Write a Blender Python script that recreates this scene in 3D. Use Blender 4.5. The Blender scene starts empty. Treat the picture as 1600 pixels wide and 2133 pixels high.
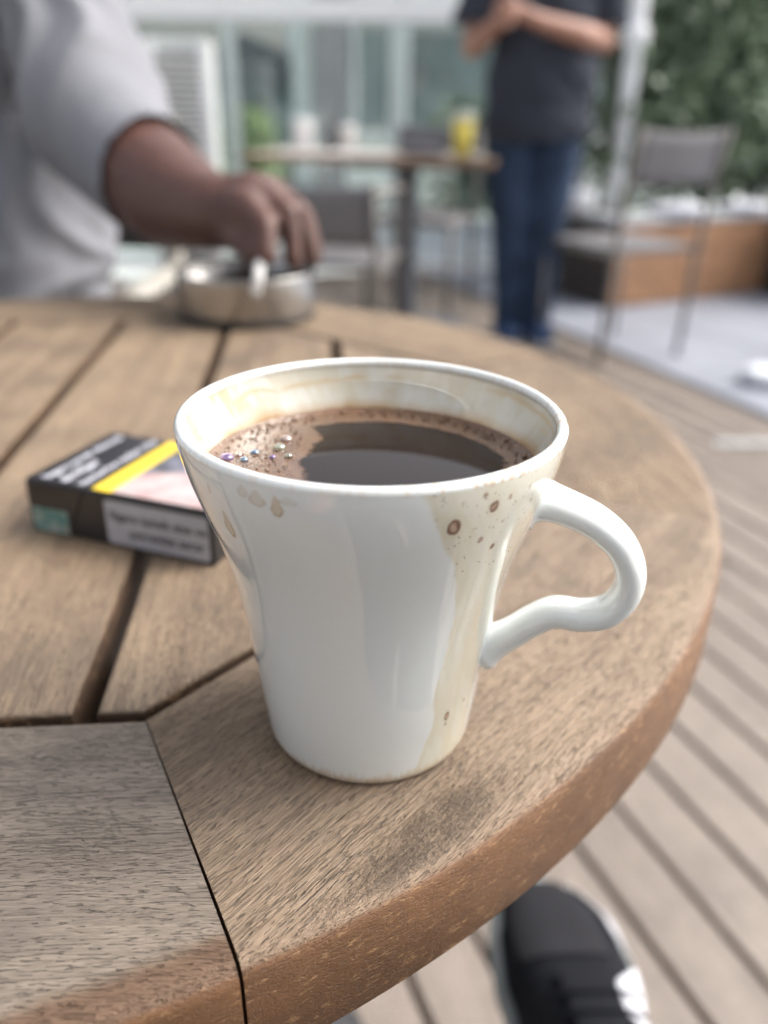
import bpy, bmesh, math, random
import numpy as np
from mathutils import Vector, Matrix, noise as mnoise
random.seed(7); rng = np.random.default_rng(7)
R = math.radians
sc = bpy.context.scene
C = sc.collection

# ------------------------------------------------------------ camera, light, exposure
PITCH, ROLL, FPX = R(26.1346), R(0.997), 1700.0
cam_d = bpy.data.cameras.new('camera'); cam = bpy.data.objects.new('camera', cam_d); C.objects.link(cam)
Rt = Vector((1, 0, 0)); F = Vector((0, math.cos(PITCH), -math.sin(PITCH))); U = Vector((0, math.sin(PITCH), math.cos(PITCH)))
c_, s_ = math.cos(ROLL), math.sin(ROLL)
rx = Rt * c_ + U * s_; uy = Rt * (-s_) + U * c_
m = Matrix.Identity(4)
for i in range(3):
    m[i][0] = rx[i]; m[i][1] = uy[i]; m[i][2] = -F[i]
m.translation = Vector((0, 0, 0.90))
cam.matrix_world = m
cam_d.sensor_fit = 'VERTICAL'; cam_d.sensor_height = 36.0; cam_d.lens = 36.0 * FPX / 2133.0
cam_d.clip_start = 0.01; cam_d.clip_end = 500
cam_d.dof.use_dof = True; cam_d.dof.focus_distance = 0.190
cam_d.dof.aperture_fstop = cam_d.lens / 4.8      # a 4.8 mm wide opening
sc.camera = cam

SUN_AZ, SUN_EL = R(74), R(46)        # azimuth clockwise from +Y (towards +X)
w = bpy.data.worlds.new('World'); sc.world = w; w.use_nodes = True
nt = w.node_tree; nt.nodes.clear()
sky = nt.nodes.new('ShaderNodeTexSky'); sky.sky_type = 'NISHITA'; sky.sun_disc = False
sky.sun_elevation = SUN_EL; sky.sun_rotation = SUN_AZ; sky.dust_density = 7.0; sky.air_density = 1.0; sky.ozone_density = 1.0
hs = nt.nodes.new('ShaderNodeHueSaturation'); hs.inputs['Saturation'].default_value = 0.35
bg = nt.nodes.new('ShaderNodeBackground'); bg.inputs['Strength'].default_value = 0.15
wo = nt.nodes.new('ShaderNodeOutputWorld')
nt.links.new(sky.outputs[0], hs.inputs['Color']); nt.links.new(hs.outputs[0], bg.inputs[0]); nt.links.new(bg.outputs[0], wo.inputs[0])
sd = bpy.data.lights.new('sun', 'SUN'); sd.energy = 0.85; sd.angle = R(38); sd.color = (1.0, 0.965, 0.92)
sun = bpy.data.objects.new('sun', sd); C.objects.link(sun)
dirv = Vector((math.sin(SUN_AZ) * math.cos(SUN_EL), math.cos(SUN_AZ) * math.cos(SUN_EL), math.sin(SUN_EL)))
sun.rotation_euler = dirv.to_track_quat('Z', 'Y').to_euler(); sun.location = dirv * 20

vs = sc.view_settings
vs.view_transform = 'Standard'; vs.look = 'None'; vs.gamma = 1.0; vs.use_curve_mapping = False
vs.exposure = 1.06
cy = sc.cycles
cy.use_denoising = True
try: cy.denoiser = 'OPENIMAGEDENOISE'
except Exception: pass
cy.max_bounces = 10; cy.diffuse_bounces = 4; cy.glossy_bounces = 4; cy.transparent_max_bounces = 12; cy.transmission_bounces = 6
cy.caustics_reflective = False; cy.caustics_refractive = False; cy.sample_clamp_indirect = 6.0

# ------------------------------------------------------------ helpers
def s2l(*c):
    return tuple(((v / 255.) / 12.92 if v / 255. <= 0.04045 else ((v / 255. + 0.055) / 1.055) ** 2.4) for v in c)

class NT:
    """small node-building helper"""
    def __init__(self, name):
        self.m = bpy.data.materials.new(name); self.m.use_nodes = True
        self.t = self.m.node_tree; self.t.nodes.clear()
        self.out = self.t.nodes.new('ShaderNodeOutputMaterial')
    def n(self, kind, **kw):
        nd = self.t.nodes.new('ShaderNode' + kind)
        for k, v in kw.items():
            if k in nd.inputs: self.set(nd.inputs[k], v)
            elif hasattr(nd, k): setattr(nd, k, v)
            else: self.set(nd.inputs[k.replace('_', ' ')], v)
        return nd
    def set(self, sock, v):
        if isinstance(v, bpy.types.NodeSocket): self.t.links.new(v, sock)
        else:
            if isinstance(v, tuple) and len(v) == 3 and sock.type == 'RGBA': v = (*v, 1)
            sock.default_value = v
    def math(self, op, a, b=0.0, c=None, clamp=False):
        nd = self.t.nodes.new('ShaderNodeMath'); nd.operation = op; nd.use_clamp = clamp
        self.set(nd.inputs[0], a); self.set(nd.inputs[1], b)
        if c is not None: self.set(nd.inputs[2], c)
        return nd.outputs[0]
    def vmath(self, op, a, b=(0, 0, 0)):
        nd = self.t.nodes.new('ShaderNodeVectorMath'); nd.operation = op
        self.set(nd.inputs[0], a)
        if op == 'SCALE': self.set(nd.inputs['Scale'], b)
        else: self.set(nd.inputs[1], b)
        return nd.outputs[1] if op == 'LENGTH' else nd.outputs[0]
    def mix(self, f, a, b, blend='MIX'):
        nd = self.t.nodes.new('ShaderNodeMix'); nd.data_type = 'RGBA'; nd.blend_type = blend; nd.clamp_factor = True
        self.set(nd.inputs[0], f); self.set(nd.inputs[6], a); self.set(nd.inputs[7], b)
        return nd.outputs[2]
    def ramp(self, v, stops, interp='LINEAR'):
        nd = self.t.nodes.new('ShaderNodeValToRGB'); cr = nd.color_ramp; cr.interpolation = interp
        while len(cr.elements) < len(stops): cr.elements.new(0.5)
        for e, (p, c) in zip(cr.elements, stops):
            e.position = p; e.color = (*c, 1) if isinstance(c, tuple) else (c, c, c, 1)
        self.set(nd.inputs[0], v); return nd.outputs[0]
    def smooth(self, v, a, b):
        nd = self.t.nodes.new('ShaderNodeMapRange'); nd.interpolation_type = 'SMOOTHSTEP'
        self.set(nd.inputs[0], v); self.set(nd.inputs[1], a); self.set(nd.inputs[2], b); return nd.outputs[0]
    def noise(self, vec, scale, detail=3, rough=0.55, dist=0.0):
        nd = self.n('TexNoise', Scale=scale, Detail=detail, Roughness=rough, Distortion=dist)
        self.set(nd.inputs['Vector'], vec); return nd.outputs[0]
    def bump(self, h, strength, dist, normal=None):
        nd = self.n('Bump', Strength=strength, Distance=dist, Height=h)
        if normal is not None: self.set(nd.inputs['Normal'], normal)
        return nd.outputs[0]
    def bsdf(self, color, rough=0.5, normal=None, **kw):
        nd = self.t.nodes.new('ShaderNodeBsdfPrincipled')
        self.set(nd.inputs['Base Color'], color); self.set(nd.inputs['Roughness'], rough)
        if normal is not None: self.set(nd.inputs['Normal'], normal)
        for k, v in kw.items(): self.set(nd.inputs[k.replace('_', ' ')], v)
        self.t.links.new(nd.outputs[0], self.out.inputs[0]); return nd
    def objc(self, rand=0.0):
        o = self.n('TexCoord').outputs['Object']
        if rand:
            r = self.n('ObjectInfo').outputs['Random']
            cx = self.n('CombineXYZ', X=self.math('MULTIPLY', r, rand), Y=self.math('MULTIPLY', r, rand * 3.7), Z=self.math('MULTIPLY', r, rand * 1.9)).outputs[0]
            o = self.vmath('ADD', o, cx)
        return o

_mats = {}
def plain(name, col, rough=0.5, var=0.12, scale=30., bump=0.0, bscale=200., **kw):
    """painted / fabric / plastic surfaces with slight unevenness"""
    if name in _mats: return _mats[name]
    t = NT(name); o = t.objc(3.0)
    f = t.noise(o, scale, 4, 0.6)
    dark = tuple(v * (1 - var) for v in col); light = tuple(min(1, v * (1 + var)) for v in col)
    colr = t.mix(t.smooth(f, 0.3, 0.7), dark, light)
    nrm = t.bump(t.noise(o, bscale, 2, 0.5), bump, 0.002) if bump else None
    rr = t.math('ADD', rough, t.math('MULTIPLY', t.math('SUBTRACT', t.noise(o, scale * 2.3, 3), 0.5), 0.15), clamp=True)
    t.bsdf(colr, rr, nrm, **kw); _mats[name] = t.m; return t.m

def mesh_obj(name, verts, faces, mat=None, parent=None, smooth=True, loc=None, rotz=None):
    me = bpy.data.meshes.new(name)
    me.from_pydata([tuple(v) for v in verts], [], [tuple(f) for f in faces]); me.update()
    if smooth: me.polygons.foreach_set('use_smooth', [True] * len(me.polygons))
    o = bpy.data.objects.new(name, me); C.objects.link(o)
    if mat is not None: me.materials.append(mat)
    if parent: o.parent = parent
    if loc is not None: o.location = loc
    if rotz is not None: o.rotation_euler = (0, 0, rotz)
    return o

def grid_mesh(name, P, mat, parent=None, wrap_u=False, wrap_v=False, cap=False):
    """P: (nu,nv,3) array -> quads (numpy, fast)"""
    nu, nv, _ = P.shape
    iu = np.arange(nu if wrap_u else nu - 1); iv = np.arange(nv if wrap_v else nv - 1)
    a, b = np.meshgrid(iu, iv, indexing='ij'); a2 = (a + 1) % nu; b2 = (b + 1) % nv
    f = np.stack([a * nv + b, a2 * nv + b, a2 * nv + b2, a * nv + b2], -1).reshape(-1, 4)
    return np_mesh(name, P.reshape(-1, 3), f, mat, parent)

def np_mesh(name, V, Q, mat, parent=None, smooth=True):
    me = bpy.data.meshes.new(name)
    V = np.asarray(V, np.float32); Q = np.asarray(Q, np.int32); k = Q.shape[1]
    me.vertices.add(len(V)); me.vertices.foreach_set('co', V.ravel())
    me.loops.add(Q.size); me.loops.foreach_set('vertex_index', Q.ravel())
    me.polygons.add(len(Q)); me.polygons.foreach_set('loop_start', np.arange(0, Q.size, k, dtype=np.int32))
    try: me.polygons.foreach_set('loop_total', np.full(len(Q), k, np.int32))
    except Exception: pass
    me.update(calc_edges=True); me.validate()
    if smooth: me.polygons.foreach_set('use_smooth', [True] * len(me.polygons))
    o = bpy.data.objects.new(name, me); C.objects.link(o)
    if mat is not None: me.materials.append(mat)
    if parent: o.parent = parent
    return o

class MB:
    """collects boxes, tubes and lathes, builds ONE mesh object"""
    def __init__(self): self.bm = bmesh.new()
    def box(self, c, s, rotz=0, bevel=0.0, rot=None):
        g = bmesh.ops.create_cube(self.bm, size=1.0); vsx = g['verts']
        bmesh.ops.scale(self.bm, vec=Vector(s), verts=vsx)
        if bevel:
            es = list({e for v in vsx for e in v.link_edges})
            r = bmesh.ops.bevel(self.bm, geom=es, offset=bevel, segments=2, affect='EDGES', profile=0.6)
            vsx = list({v for v in r['verts']} | {v for v in vsx if v.is_valid})
        M = Matrix.Translation(Vector(c)) @ (rot if rot is not None else Matrix.Rotation(rotz, 4, 'Z'))
        bmesh.ops.transform(self.bm, matrix=M, verts=vsx); return self
    def tube(self, pts, rad, seg=12, closed=False):
        pts = [Vector(p) for p in pts]; n = len(pts)
        rad = rad if isinstance(rad, (list, tuple)) else [rad] * n
        rings = []; prev = None
        for i, p in enumerate(pts):
            a = pts[max(i - 1, 0)]; b = pts[min(i + 1, n - 1)]
            t = (b - a).normalized()
            if prev is None:
                up = Vector((0, 0, 1)) if abs(t.z) < .9 else Vector((1, 0, 0))
                x = t.cross(up).normalized()
            else: x = (prev - t * prev.dot(t)).normalized()
            prev = x; y = t.cross(x)
            rr = rad[i] if isinstance(rad[i], tuple) else (rad[i], rad[i])
            rings.append([self.bm.verts.new(p + x * math.cos(2 * math.pi * k / seg) * rr[0] + y * math.sin(2 * math.pi * k / seg) * rr[1]) for k in range(seg)])
        for r0, r1 in zip(rings, rings[1:]):
            for k in range(seg): self.bm.faces.new((r0[k], r0[(k + 1) % seg], r1[(k + 1) % seg], r1[k]))
        self.bm.faces.new(rings[0][::-1]); self.bm.faces.new(rings[-1]); return self
    def lathe(self, prof, c=(0, 0, 0), seg=48, capped=True):
        rings = []
        for r, z in prof:
            rings.append([self.bm.verts.new((c[0] + r * math.cos(2 * math.pi * k / seg), c[1] + r * math.sin(2 * math.pi * k / seg), c[2] + z)) for k in range(seg)])
        for r0, r1 in zip(rings, rings[1:]):
            for k in range(seg): self.bm.faces.new((r0[k], r0[(k + 1) % seg], r1[(k + 1) % seg], r1[k]))
        if capped:
            self.bm.faces.new(rings[0][::-1]); self.bm.faces.new(rings[-1])
        return self
    def ball(self, c, r, sc=(1, 1, 1), seg=16):
        g = bmesh.ops.create_uvsphere(self.bm, u_segments=seg, v_segments=seg // 2, radius=1.0)
        M = Matrix.Translation(Vector(c)) @ Matrix.Diagonal((r * sc[0], r * sc[1], r * sc[2], 1))
        bmesh.ops.transform(self.bm, matrix=M, verts=g['verts']); return self
    def build(self, name, mat=None, parent=None, smooth=False, loc=None):
        bmesh.ops.recalc_face_normals(self.bm, faces=self.bm.faces)
        me = bpy.data.meshes.new(name); self.bm.to_mesh(me); self.bm.free()
        if mat is not None: me.materials.append(mat)
        if smooth: me.polygons.foreach_set('use_smooth', [True] * len(me.polygons))
        o = bpy.data.objects.new(name, me); C.objects.link(o)
        if parent: o.parent = parent
        if loc is not None: o.location = loc
        return o

def tag(o, label=None, cat=None, group=None, kind=None):
    if label: o['label'] = label
    if cat: o['category'] = cat
    if group: o['group'] = group
    if kind: o['kind'] = kind
    return o
def thing(name, label, cat, loc=(0, 0, 0), rotz=0.0, group=None, kind=None):
    o = bpy.data.objects.new(name, None); C.objects.link(o); o.empty_display_size = .1
    o.location = loc; o.rotation_euler = (0, 0, rotz)
    return tag(o, label, cat, group, kind)
def copy_tree(o, parent=None):
    c = o.copy(); C.objects.link(c); c.parent = parent
    for ch in list(o.children): copy_tree(ch, c)
    return c

def vnoise(u, v, seed=0, octaves=3):
    """tileable-in-u numpy value noise (u,v in cells; u period given by rounding)"""
    out = np.zeros_like(u); amp = 1.0; tot = 0
    for o_ in range(octaves):
        g = np.random.default_rng(seed + o_).random((64, 64))
        x = u * 2 ** o_; y = v * 2 ** o_
        xi = np.floor(x).astype(int); yi = np.floor(y).astype(int); fx = x - xi; fy = y - yi
        fx = fx * fx * (3 - 2 * fx); fy = fy * fy * (3 - 2 * fy)
        a = g[xi % 64, yi % 64]; b = g[(xi + 1) % 64, yi % 64]; c = g[xi % 64, (yi + 1) % 64]; d = g[(xi + 1) % 64, (yi + 1) % 64]
        out += amp * ((a * (1 - fx) + b * fx) * (1 - fy) + (c * (1 - fx) + d * fx) * fy); tot += amp; amp *= 0.5
    return out / tot
def sstep(x, a, b):
    t = np.clip((x - a) / (b - a), 0, 1); return t * t * (3 - 2 * t)

def organic(name, chains, voxel, mat, parent=None, smooth_it=6, disp=None, cut=None, ell=()):
    """one continuous skin: tapered limbs (chains of (point, radius)) and ellipsoids fused by a voxel remesh"""
    mb = MB()
    for ch in chains:
        for (p0, r0), (p1, r1) in zip(ch, ch[1:]):
            mb.tube([p0, p1], [r0, r1], seg=16)
        for p, r in ch:
            if isinstance(r, tuple): r = min(r)
            mb.ball(p, r, seg=16)
    for c, r in ell: mb.ball(c, 1.0, r, seg=24)
    o = mb.build(name + '_source', None)
    md = o.modifiers.new('r', 'REMESH'); md.mode = 'VOXEL'; md.voxel_size = voxel; md.use_smooth_shade = True
    if smooth_it:
        sm = o.modifiers.new('s', 'SMOOTH'); sm.factor = 0.6; sm.iterations = smooth_it
    dg = bpy.context.evaluated_depsgraph_get()
    me = bpy.data.meshes.new_from_object(o.evaluated_get(dg)); me.name = name
    bpy.data.objects.remove(o)
    if disp is not None:
        n = len(me.vertices); co = np.empty(n * 3, np.float32); me.vertices.foreach_get('co', co); co = co.reshape(-1, 3)
        no = np.empty(n * 3, np.float32); me.vertices.foreach_get('normal', no); no = no.reshape(-1, 3)
        co = co + no * disp(co, no)[:, None]; me.vertices.foreach_set('co', co.astype(np.float32).ravel()); me.update()
    if cut is not None:      # open hems: drop everything where cut(co) is true
        bm = bmesh.new(); bm.from_mesh(me)
        bmesh.ops.delete(bm, geom=[v for v in bm.verts if cut(v.co)], context='VERTS')
        bm.to_mesh(me); bm.free()
    me.polygons.foreach_set('use_smooth', [True] * len(me.polygons))
    me.materials.clear(); me.materials.append(mat)
    o = bpy.data.objects.new(name, me); C.objects.link(o)
    if parent: o.parent = parent
    return o

# ------------------------------------------------------------ wood
def wood(name, light, mid, dark, side, pore=(.045, .038, .034), rim=False, pore_amt=1.0, scale=1.0, patch=False, side_fleck=(.44, .265, .13)):
    t = NT(name); o0 = t.n('TexCoord').outputs['Object']
    o = t.objc(2.0)
    rnd = t.n('ObjectInfo').outputs['Random']
    warp = t.n('TexNoise', Scale=7.0 * scale, Detail=2.0); t.set(warp.inputs['Vector'], o)
    wv = t.vmath('SCALE', t.vmath('SUBTRACT', warp.outputs[1], (.5, .5, .5)), 0.012 / scale)
    p = t.vmath('ADD', o, wv)
    def st(x, y): return t.vmath('MULTIPLY', p, (x * scale, y * scale, y * scale))
    band = t.noise(st(3, 85), 1.0, 4, .65)             # broad growth bands
    fib = t.noise(st(13, 1000), 1.0, 4, .72)           # fine fibres
    blot = t.noise(o, 16 * scale, 4, .6)              # weathering blotches
    col = t.mix(t.smooth(band, .3, .72), mid, light)
    col = t.mix(t.smooth(blot, .42, .75), col, dark)
    col = t.mix(t.math('MULTIPLY', t.smooth(fib, .48, .72), .72), col, tuple(v * .45 for v in mid))
    col = t.mix(t.math('MULTIPLY', t.smooth(fib, .48, .25), .35), col, tuple(min(1, v * 1.35) for v in light))
    fine_ = t.noise(st(70, 3000), 1.0, 2, .6)
    col = t.mix(t.math('MULTIPLY', t.smooth(fine_, .5, .68), .45), col, tuple(v * .40 for v in mid))
    col = t.mix(t.math('MULTIPLY', t.smooth(fine_, .46, .30), .30), col, tuple(min(1, v * 1.45) for v in light))
    # pores: short dark dashes along the grain, grouped
    pn = t.noise(st(250, 2300), 1.0, 1.5, .5)
    dens = t.noise(st(16, 90), 1.0, 4, .7)
    pm = t.smooth(pn, t.math('SUBTRACT', .72, t.math('MULTIPLY', dens, .26)), t.math('SUBTRACT', .79, t.math('MULTIPLY', dens, .25)))
    pn2 = t.noise(st(38, 1500), 1.0, 2.0, .6)
    pm2 = t.math('MULTIPLY', t.smooth(pn2, .56, .68), t.smooth(t.noise(st(14, 60), 1.0, 2), .38, .6))
    pm = t.math('MAXIMUM', pm, t.math('MULTIPLY', pm2, .55))
    if pore_amt:
        col = t.mix(t.math('MULTIPLY', pm, .60 * pore_amt), col, pore)
    col = t.mix(t.math('MULTIPLY', t.math('SUBTRACT', rnd, .45), 1.1, clamp=True), col, t.mix(.5, col, tuple(v * 1.15 for v in light)))
    col = t.mix(t.math('MULTIPLY', t.math('SUBTRACT', .45, rnd), .9, clamp=True), col, t.mix(.6, col, mid))
    crag = None
    if rim:
        d = t.vmath('LENGTH', t.vmath('MULTIPLY', o0, (1, 1, 0)))
        wob = t.math('MULTIPLY', t.math('SUBTRACT', t.noise(o, 22, 4, .6), .5), .012)
        idx = t.n('ObjectInfo').outputs['Object Index']
        wide = t.math('MULTIPLY', t.math('GREATER_THAN', idx, 1.5), .0055)
        dw = t.math('ADD', t.math('ADD', d, wob), wide)
        e = t.smooth(dw, .3585, .3640)
        bare = t.mix(t.math('MULTIPLY', wide, 150.), (.34, .24, .165), (.115, .055, .028))
        col = t.mix(t.math('MULTIPLY', e, t.math('ADD', .45, t.math('MULTIPLY', wide, 75.))), col, bare)
        # rough blackened stretch close to the rim
        lum = t.n('RGBToBW'); t.set(lum.inputs[0], col)
        gcol = t.n('CombineColor'); [t.set(gcol.inputs[i_], t.math('MULTIPLY', lum.outputs[0], f_)) for i_, f_ in enumerate((1.06, .95, .84))]
        col = t.mix(t.math('MULTIPLY', t.math('GREATER_THAN', idx, 1.5), t.math('SUBTRACT', .6, t.math('MULTIPLY', e, .6))), col, gcol.outputs[0])
        sx = t.n('SeparateXYZ'); t.set(sx.inputs[0], o0)
        gx = t.smooth(t.math('ABSOLUTE', t.math('SUBTRACT', sx.outputs[0], PATCH[0])), .052, .012)
        gy = t.smooth(t.math('ABSOLUTE', t.math('SUBTRACT', sx.outputs[1], PATCH[1])), .0125, .001)
        zone = t.math('MULTIPLY', gx, gy)
        cr = t.noise(t.vmath('MULTIPLY', o, (700, 1500, 1500)), 1.0, 5, .75)
        gate = t.noise(t.vmath('MULTIPLY', o, (60, 110, 110)), 1.0, 5, .75)
        crag = t.math('MULTIPLY', zone, t.smooth(t.math('ADD', gate, t.math('MULTIPLY', zone, .12)), .46, .80))
        tz_ = t.n('SeparateXYZ'); t.set(tz_.inputs[0], t.n('NewGeometry').outputs['Normal'])
        crag = t.math('MULTIPLY', crag, t.smooth(tz_.outputs[2], .85, .97))
        crag = t.math('MULTIPLY', crag, t.math('MULTIPLY', t.math('GREATER_THAN', idx, .5), t.math('LESS_THAN', idx, 1.5)))
        col = t.mix(t.math('MULTIPLY', crag, t.math('ADD', .03, t.math('MULTIPLY', t.smooth(cr, .56, .42), .42))), col, (.085, .070, .055))
    # outer side: bare reddish wood with bright flecks, told apart by the surface direction in object space
    nz = t.n('SeparateXYZ'); t.set(nz.inputs[0], t.n('NewGeometry').outputs['Normal'])
    sidef = t.smooth(nz.outputs[2], .80, .45)
    pr = t.vmath('MULTIPLY', p, (150 * scale, 150 * scale, 420 * scale))
    fl = t.noise(pr, 1.0, 3, .7, .6)
    fl2 = t.noise(t.vmath('MULTIPLY', p, (420, 420, 900)), 1.0, 2, .6)
    sc_ = t.mix(t.smooth(t.noise(o, 20 * scale, 3, .6), .35, .7), side, tuple(v * .62 for v in side))
    sc_ = t.mix(t.math('MULTIPLY', t.smooth(t.noise(st(10, 300), 1.0, 3, .6), .45, .7), .35), sc_, tuple(v * .5 for v in side))
    sc_ = t.mix(t.math('MULTIPLY', t.math('MULTIPLY', t.smooth(fl, .52, .68), t.smooth(fl2, .4, .6)), .75), sc_, side_fleck)
    if rim:
        dd_ = t.vmath('LENGTH', t.vmath('MULTIPLY', o0, (1, 1, 0)))
        sc_ = t.mix(t.smooth(dd_, .330, .300), sc_, (.10, .062, .038))  # inner sides darkened in colour, shade of the gaps painted in
    col = t.mix(sidef, col, sc_)
    h = t.math('MULTIPLY', t.math('SUBTRACT', 1.0, t.math('MULTIPLY', sidef, .8)), t.math('ADD', t.math('SUBTRACT', t.math('MULTIPLY', fib, .8), t.math('MULTIPLY', pm, .9)), t.math('MULTIPLY', fine_, .5)))
    nrm = t.bump(h, 1.0, .0012)
    if crag is not None:
        nrm = t.bump(t.math('MULTIPLY', crag, cr), .9, .003, nrm)
    rough = t.math('ADD', .40, t.math('MULTIPLY', blot, .25))
    t.bsdf(col, rough, nrm, Specular_IOR_Level=.55)
    return t.m

TZ = 0.7384; TC = (-.1987, .4341); PHI = R(5.288); RAD = .3659; APO = .2571; THK = .036
PATCH = (.090, .3455)      # local to the ring segment that carries the mug
M_ring = wood('weathered_ring_wood', (.375, .272, .176), (.225, .152, .094), (.125, .090, .063), (.190, .094, .044), rim=True)
M_slat = wood('weathered_slat_wood', (.385, .280, .182), (.245, .166, .105), (.135, .098, .070), (.085, .050, .030))  # last colour: slat sides painted dark as the shade inside the gaps
M_deck = wood('deck_wood', (.290, .240, .203), (.235, .192, .162), (.165, .136, .117), (.2, .16, .13), pore_amt=.4, scale=.45)
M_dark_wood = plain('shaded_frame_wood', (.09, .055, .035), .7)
M_metal_dark = plain('dark_painted_steel', (.045, .045, .048), .45, Metallic=.3)

# ------------------------------------------------------------ setting: ground, paving, deck
def sheet(name, pts, z, mat):
    o = mesh_obj(name, [(x, y, z) for x, y in pts], [tuple(range(len(pts)))], mat, smooth=False)
    tag(o, kind='structure'); return o
M_ground = plain('pale_concrete', (.60, .645, .63), .8, .15, 1.2)
M_pave = plain('blue_grey_paving', (.27, .285, .33), .55, .12, 3.0, .15, 90)
M_under = plain('deck_underside', (.19, .155, .13), .9)
BIG = 250
sheet('ground', [(-BIG, -BIG), (BIG, -BIG), (BIG, BIG), (-BIG, BIG)], -.06, M_ground)
dd = Vector((.3697, -.9292)); dn = Vector((.9292, .3697))
def od(off, s): v = dn * off + dd * s; return (v.x, v.y)
sheet('deck_base', [od(-4.2, -5.0), od(2.165, -5.0), od(2.165, 3.2), od(-4.2, 3.2)], -.016, M_under)
pav = thing('paving', 'smooth blue grey paving slabs beyond the wooden deck', None, kind='structure')
pm_ = MB().box((.30, .60, -.03), (.594, 1.192, .06), bevel=.003).build('slab', M_pave, pav).data
bpy.data.objects.remove(pav.children[0])
ang_d = math.atan2(dd.y, dd.x)
for i in range(6):
    for j in range(7):
        off = 2.18 + i * .6; s = 1.2 - j * 1.2
        x, y = od(off, s)
        o = bpy.data.objects.new('slab', pm_); C.objects.link(o); o.parent = pav
        o.location = (x, y, random.uniform(-.0008, .0008)); o.rotation_euler = (0, 0, ang_d + math.pi / 2)
deck = thing('deck', 'weathered pale wooden deck of parallel boards', None, kind='structure')
board_me = []
for L_ in (1.9,):
    b = MB().box((0, 0, -.012), (L_ - .006, .0860, .024), bevel=.003).build('board', M_deck, deck); board_me.append(b.data); bpy.data.objects.remove(b)
off0 = .648 - .0965 * .5
for i in range(-36, 18):
    off = off0 + i * .0965
    if off > 2.13: continue
    st_ = random.uniform(0, 1.9)
    for j in range(-3, 3):
        s = j * 1.9 + st_
        if s < -5.0 or s > 2.6: continue
        x, y = od(off, s)
        if y < -1.9 or x < -3.2: continue
        o = bpy.data.objects.new('board', board_me[0]); C.objects.link(o); o.parent = deck
        o.location = (x, y, random.uniform(-.001, .0005)); o.rotation_euler = (0, 0, ang_d + (math.pi if random.random() < .5 else 0))

# pale flat strip lying across the boards
st_o = MB().box((1.32, 2.36, .0045), (.62, .035, .006), rotz=R(3), bevel=.001).build('pale_strip', plain('pale_grey_strip', (.55, .56, .57), .45, Metallic=.4))
tag(st_o, 'pale flat strip lying across the deck boards at the right', 'metal strip')

# ------------------------------------------------------------ the table
table = thing('round_table', 'round weathered wooden table with slatted middle, mug and cigarette pack on it', 'table', (TC[0], TC[1], 0), PHI)
def ring_segment(k):
    """segment whose outward direction is local +Y; object origin at the table axis"""
    a0 = R(22.5); nt_ = 41
    rows = []
    ib = .0012
    # profile: (s from inner edge 0 to outer 1, inset, z)
    prof = [(0, 0.0, -THK), (0, 0.0, -.0015), (0, .0004, -.0004), (0, .0014, 0.0)]
    prof += [(s, 0, 0.0) for s in (.2, .4, .6, .8)]
    prof += [(1, -.0060, 0.0), (1, -.0036, -.0003), (1, -.0018, -.0012), (1, -.0006, -.0028), (1, 0, -.0050), (1, .0003, -.016), (1, .0002, -THK + .003), (1, -.0010, -THK + .0008), (1, -.003, -THK)]
    P = np.zeros((nt_, len(prof), 3))
    for i in range(nt_):
        t = -1 + 2 * i / (nt_ - 1)
        for j, (s, ins, z) in enumerate(prof):
            inn = np.array([t * (APO + (ins if s == 0 else 0)) * math.tan(a0), APO + (ins if s == 0 else 0)])
            rr = RAD + (ins if s == 1 else 0)
            out = np.array([rr * math.sin(t * a0), rr * math.cos(t * a0)])
            q = inn * (1 - s) + out * s
            # mitre gap: opens towards the rim, ragged
            rad = np.hypot(*q); gap = .00010 + .00038 * max(0, (rad - .27) / .1)
            q[0] -= t ** 21 * gap
            # worn arris: rim height waves a little
            zz = z
            if s == 1 and z > -.01: zz = z - .0006 * (1 + math.sin(t * 9 + k * 2.1)) * .5
            P[i, j] = (q[0], q[1], zz)
    nv = len(prof)
    faces = []
    for i in range(nt_ - 1):
        for j in range(nv):
            j2 = (j + 1) % nv
            faces.append((i * nv + j, i * nv + j2, (i + 1) * nv + j2, (i + 1) * nv + j))
    faces.append(tuple(range(nv))[::-1]); faces.append(tuple((nt_ - 1) * nv + j for j in range(nv)))
    o = mesh_obj('rim_board', P.reshape(-1, 3), faces, M_ring, table, smooth=True)
    bm = bmesh.new(); bm.from_mesh(o.data); bmesh.ops.recalc_face_normals(bm, faces=bm.faces)
    for f in bm.faces:
        if len(f.verts) > 4: f.smooth = False
    for e in bm.edges:
        if len(e.link_faces) == 2 and e.calc_face_angle(0) > .6: e.smooth = False
    bm.to_mesh(o.data); bm.free()
    o.location = (0, 0, TZ); o.rotation_euler = (0, 0, R(-180 + 45 * k))
    return o
for k in range(8):
    o = ring_segment(k)
    if k == 1: o.pass_index = 1
    if k == 0: o.pass_index = 2
    o.location.z += (0, .0004, -.0003, .0002, -.0004, .0001, -.0002, .0003)[k]
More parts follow.
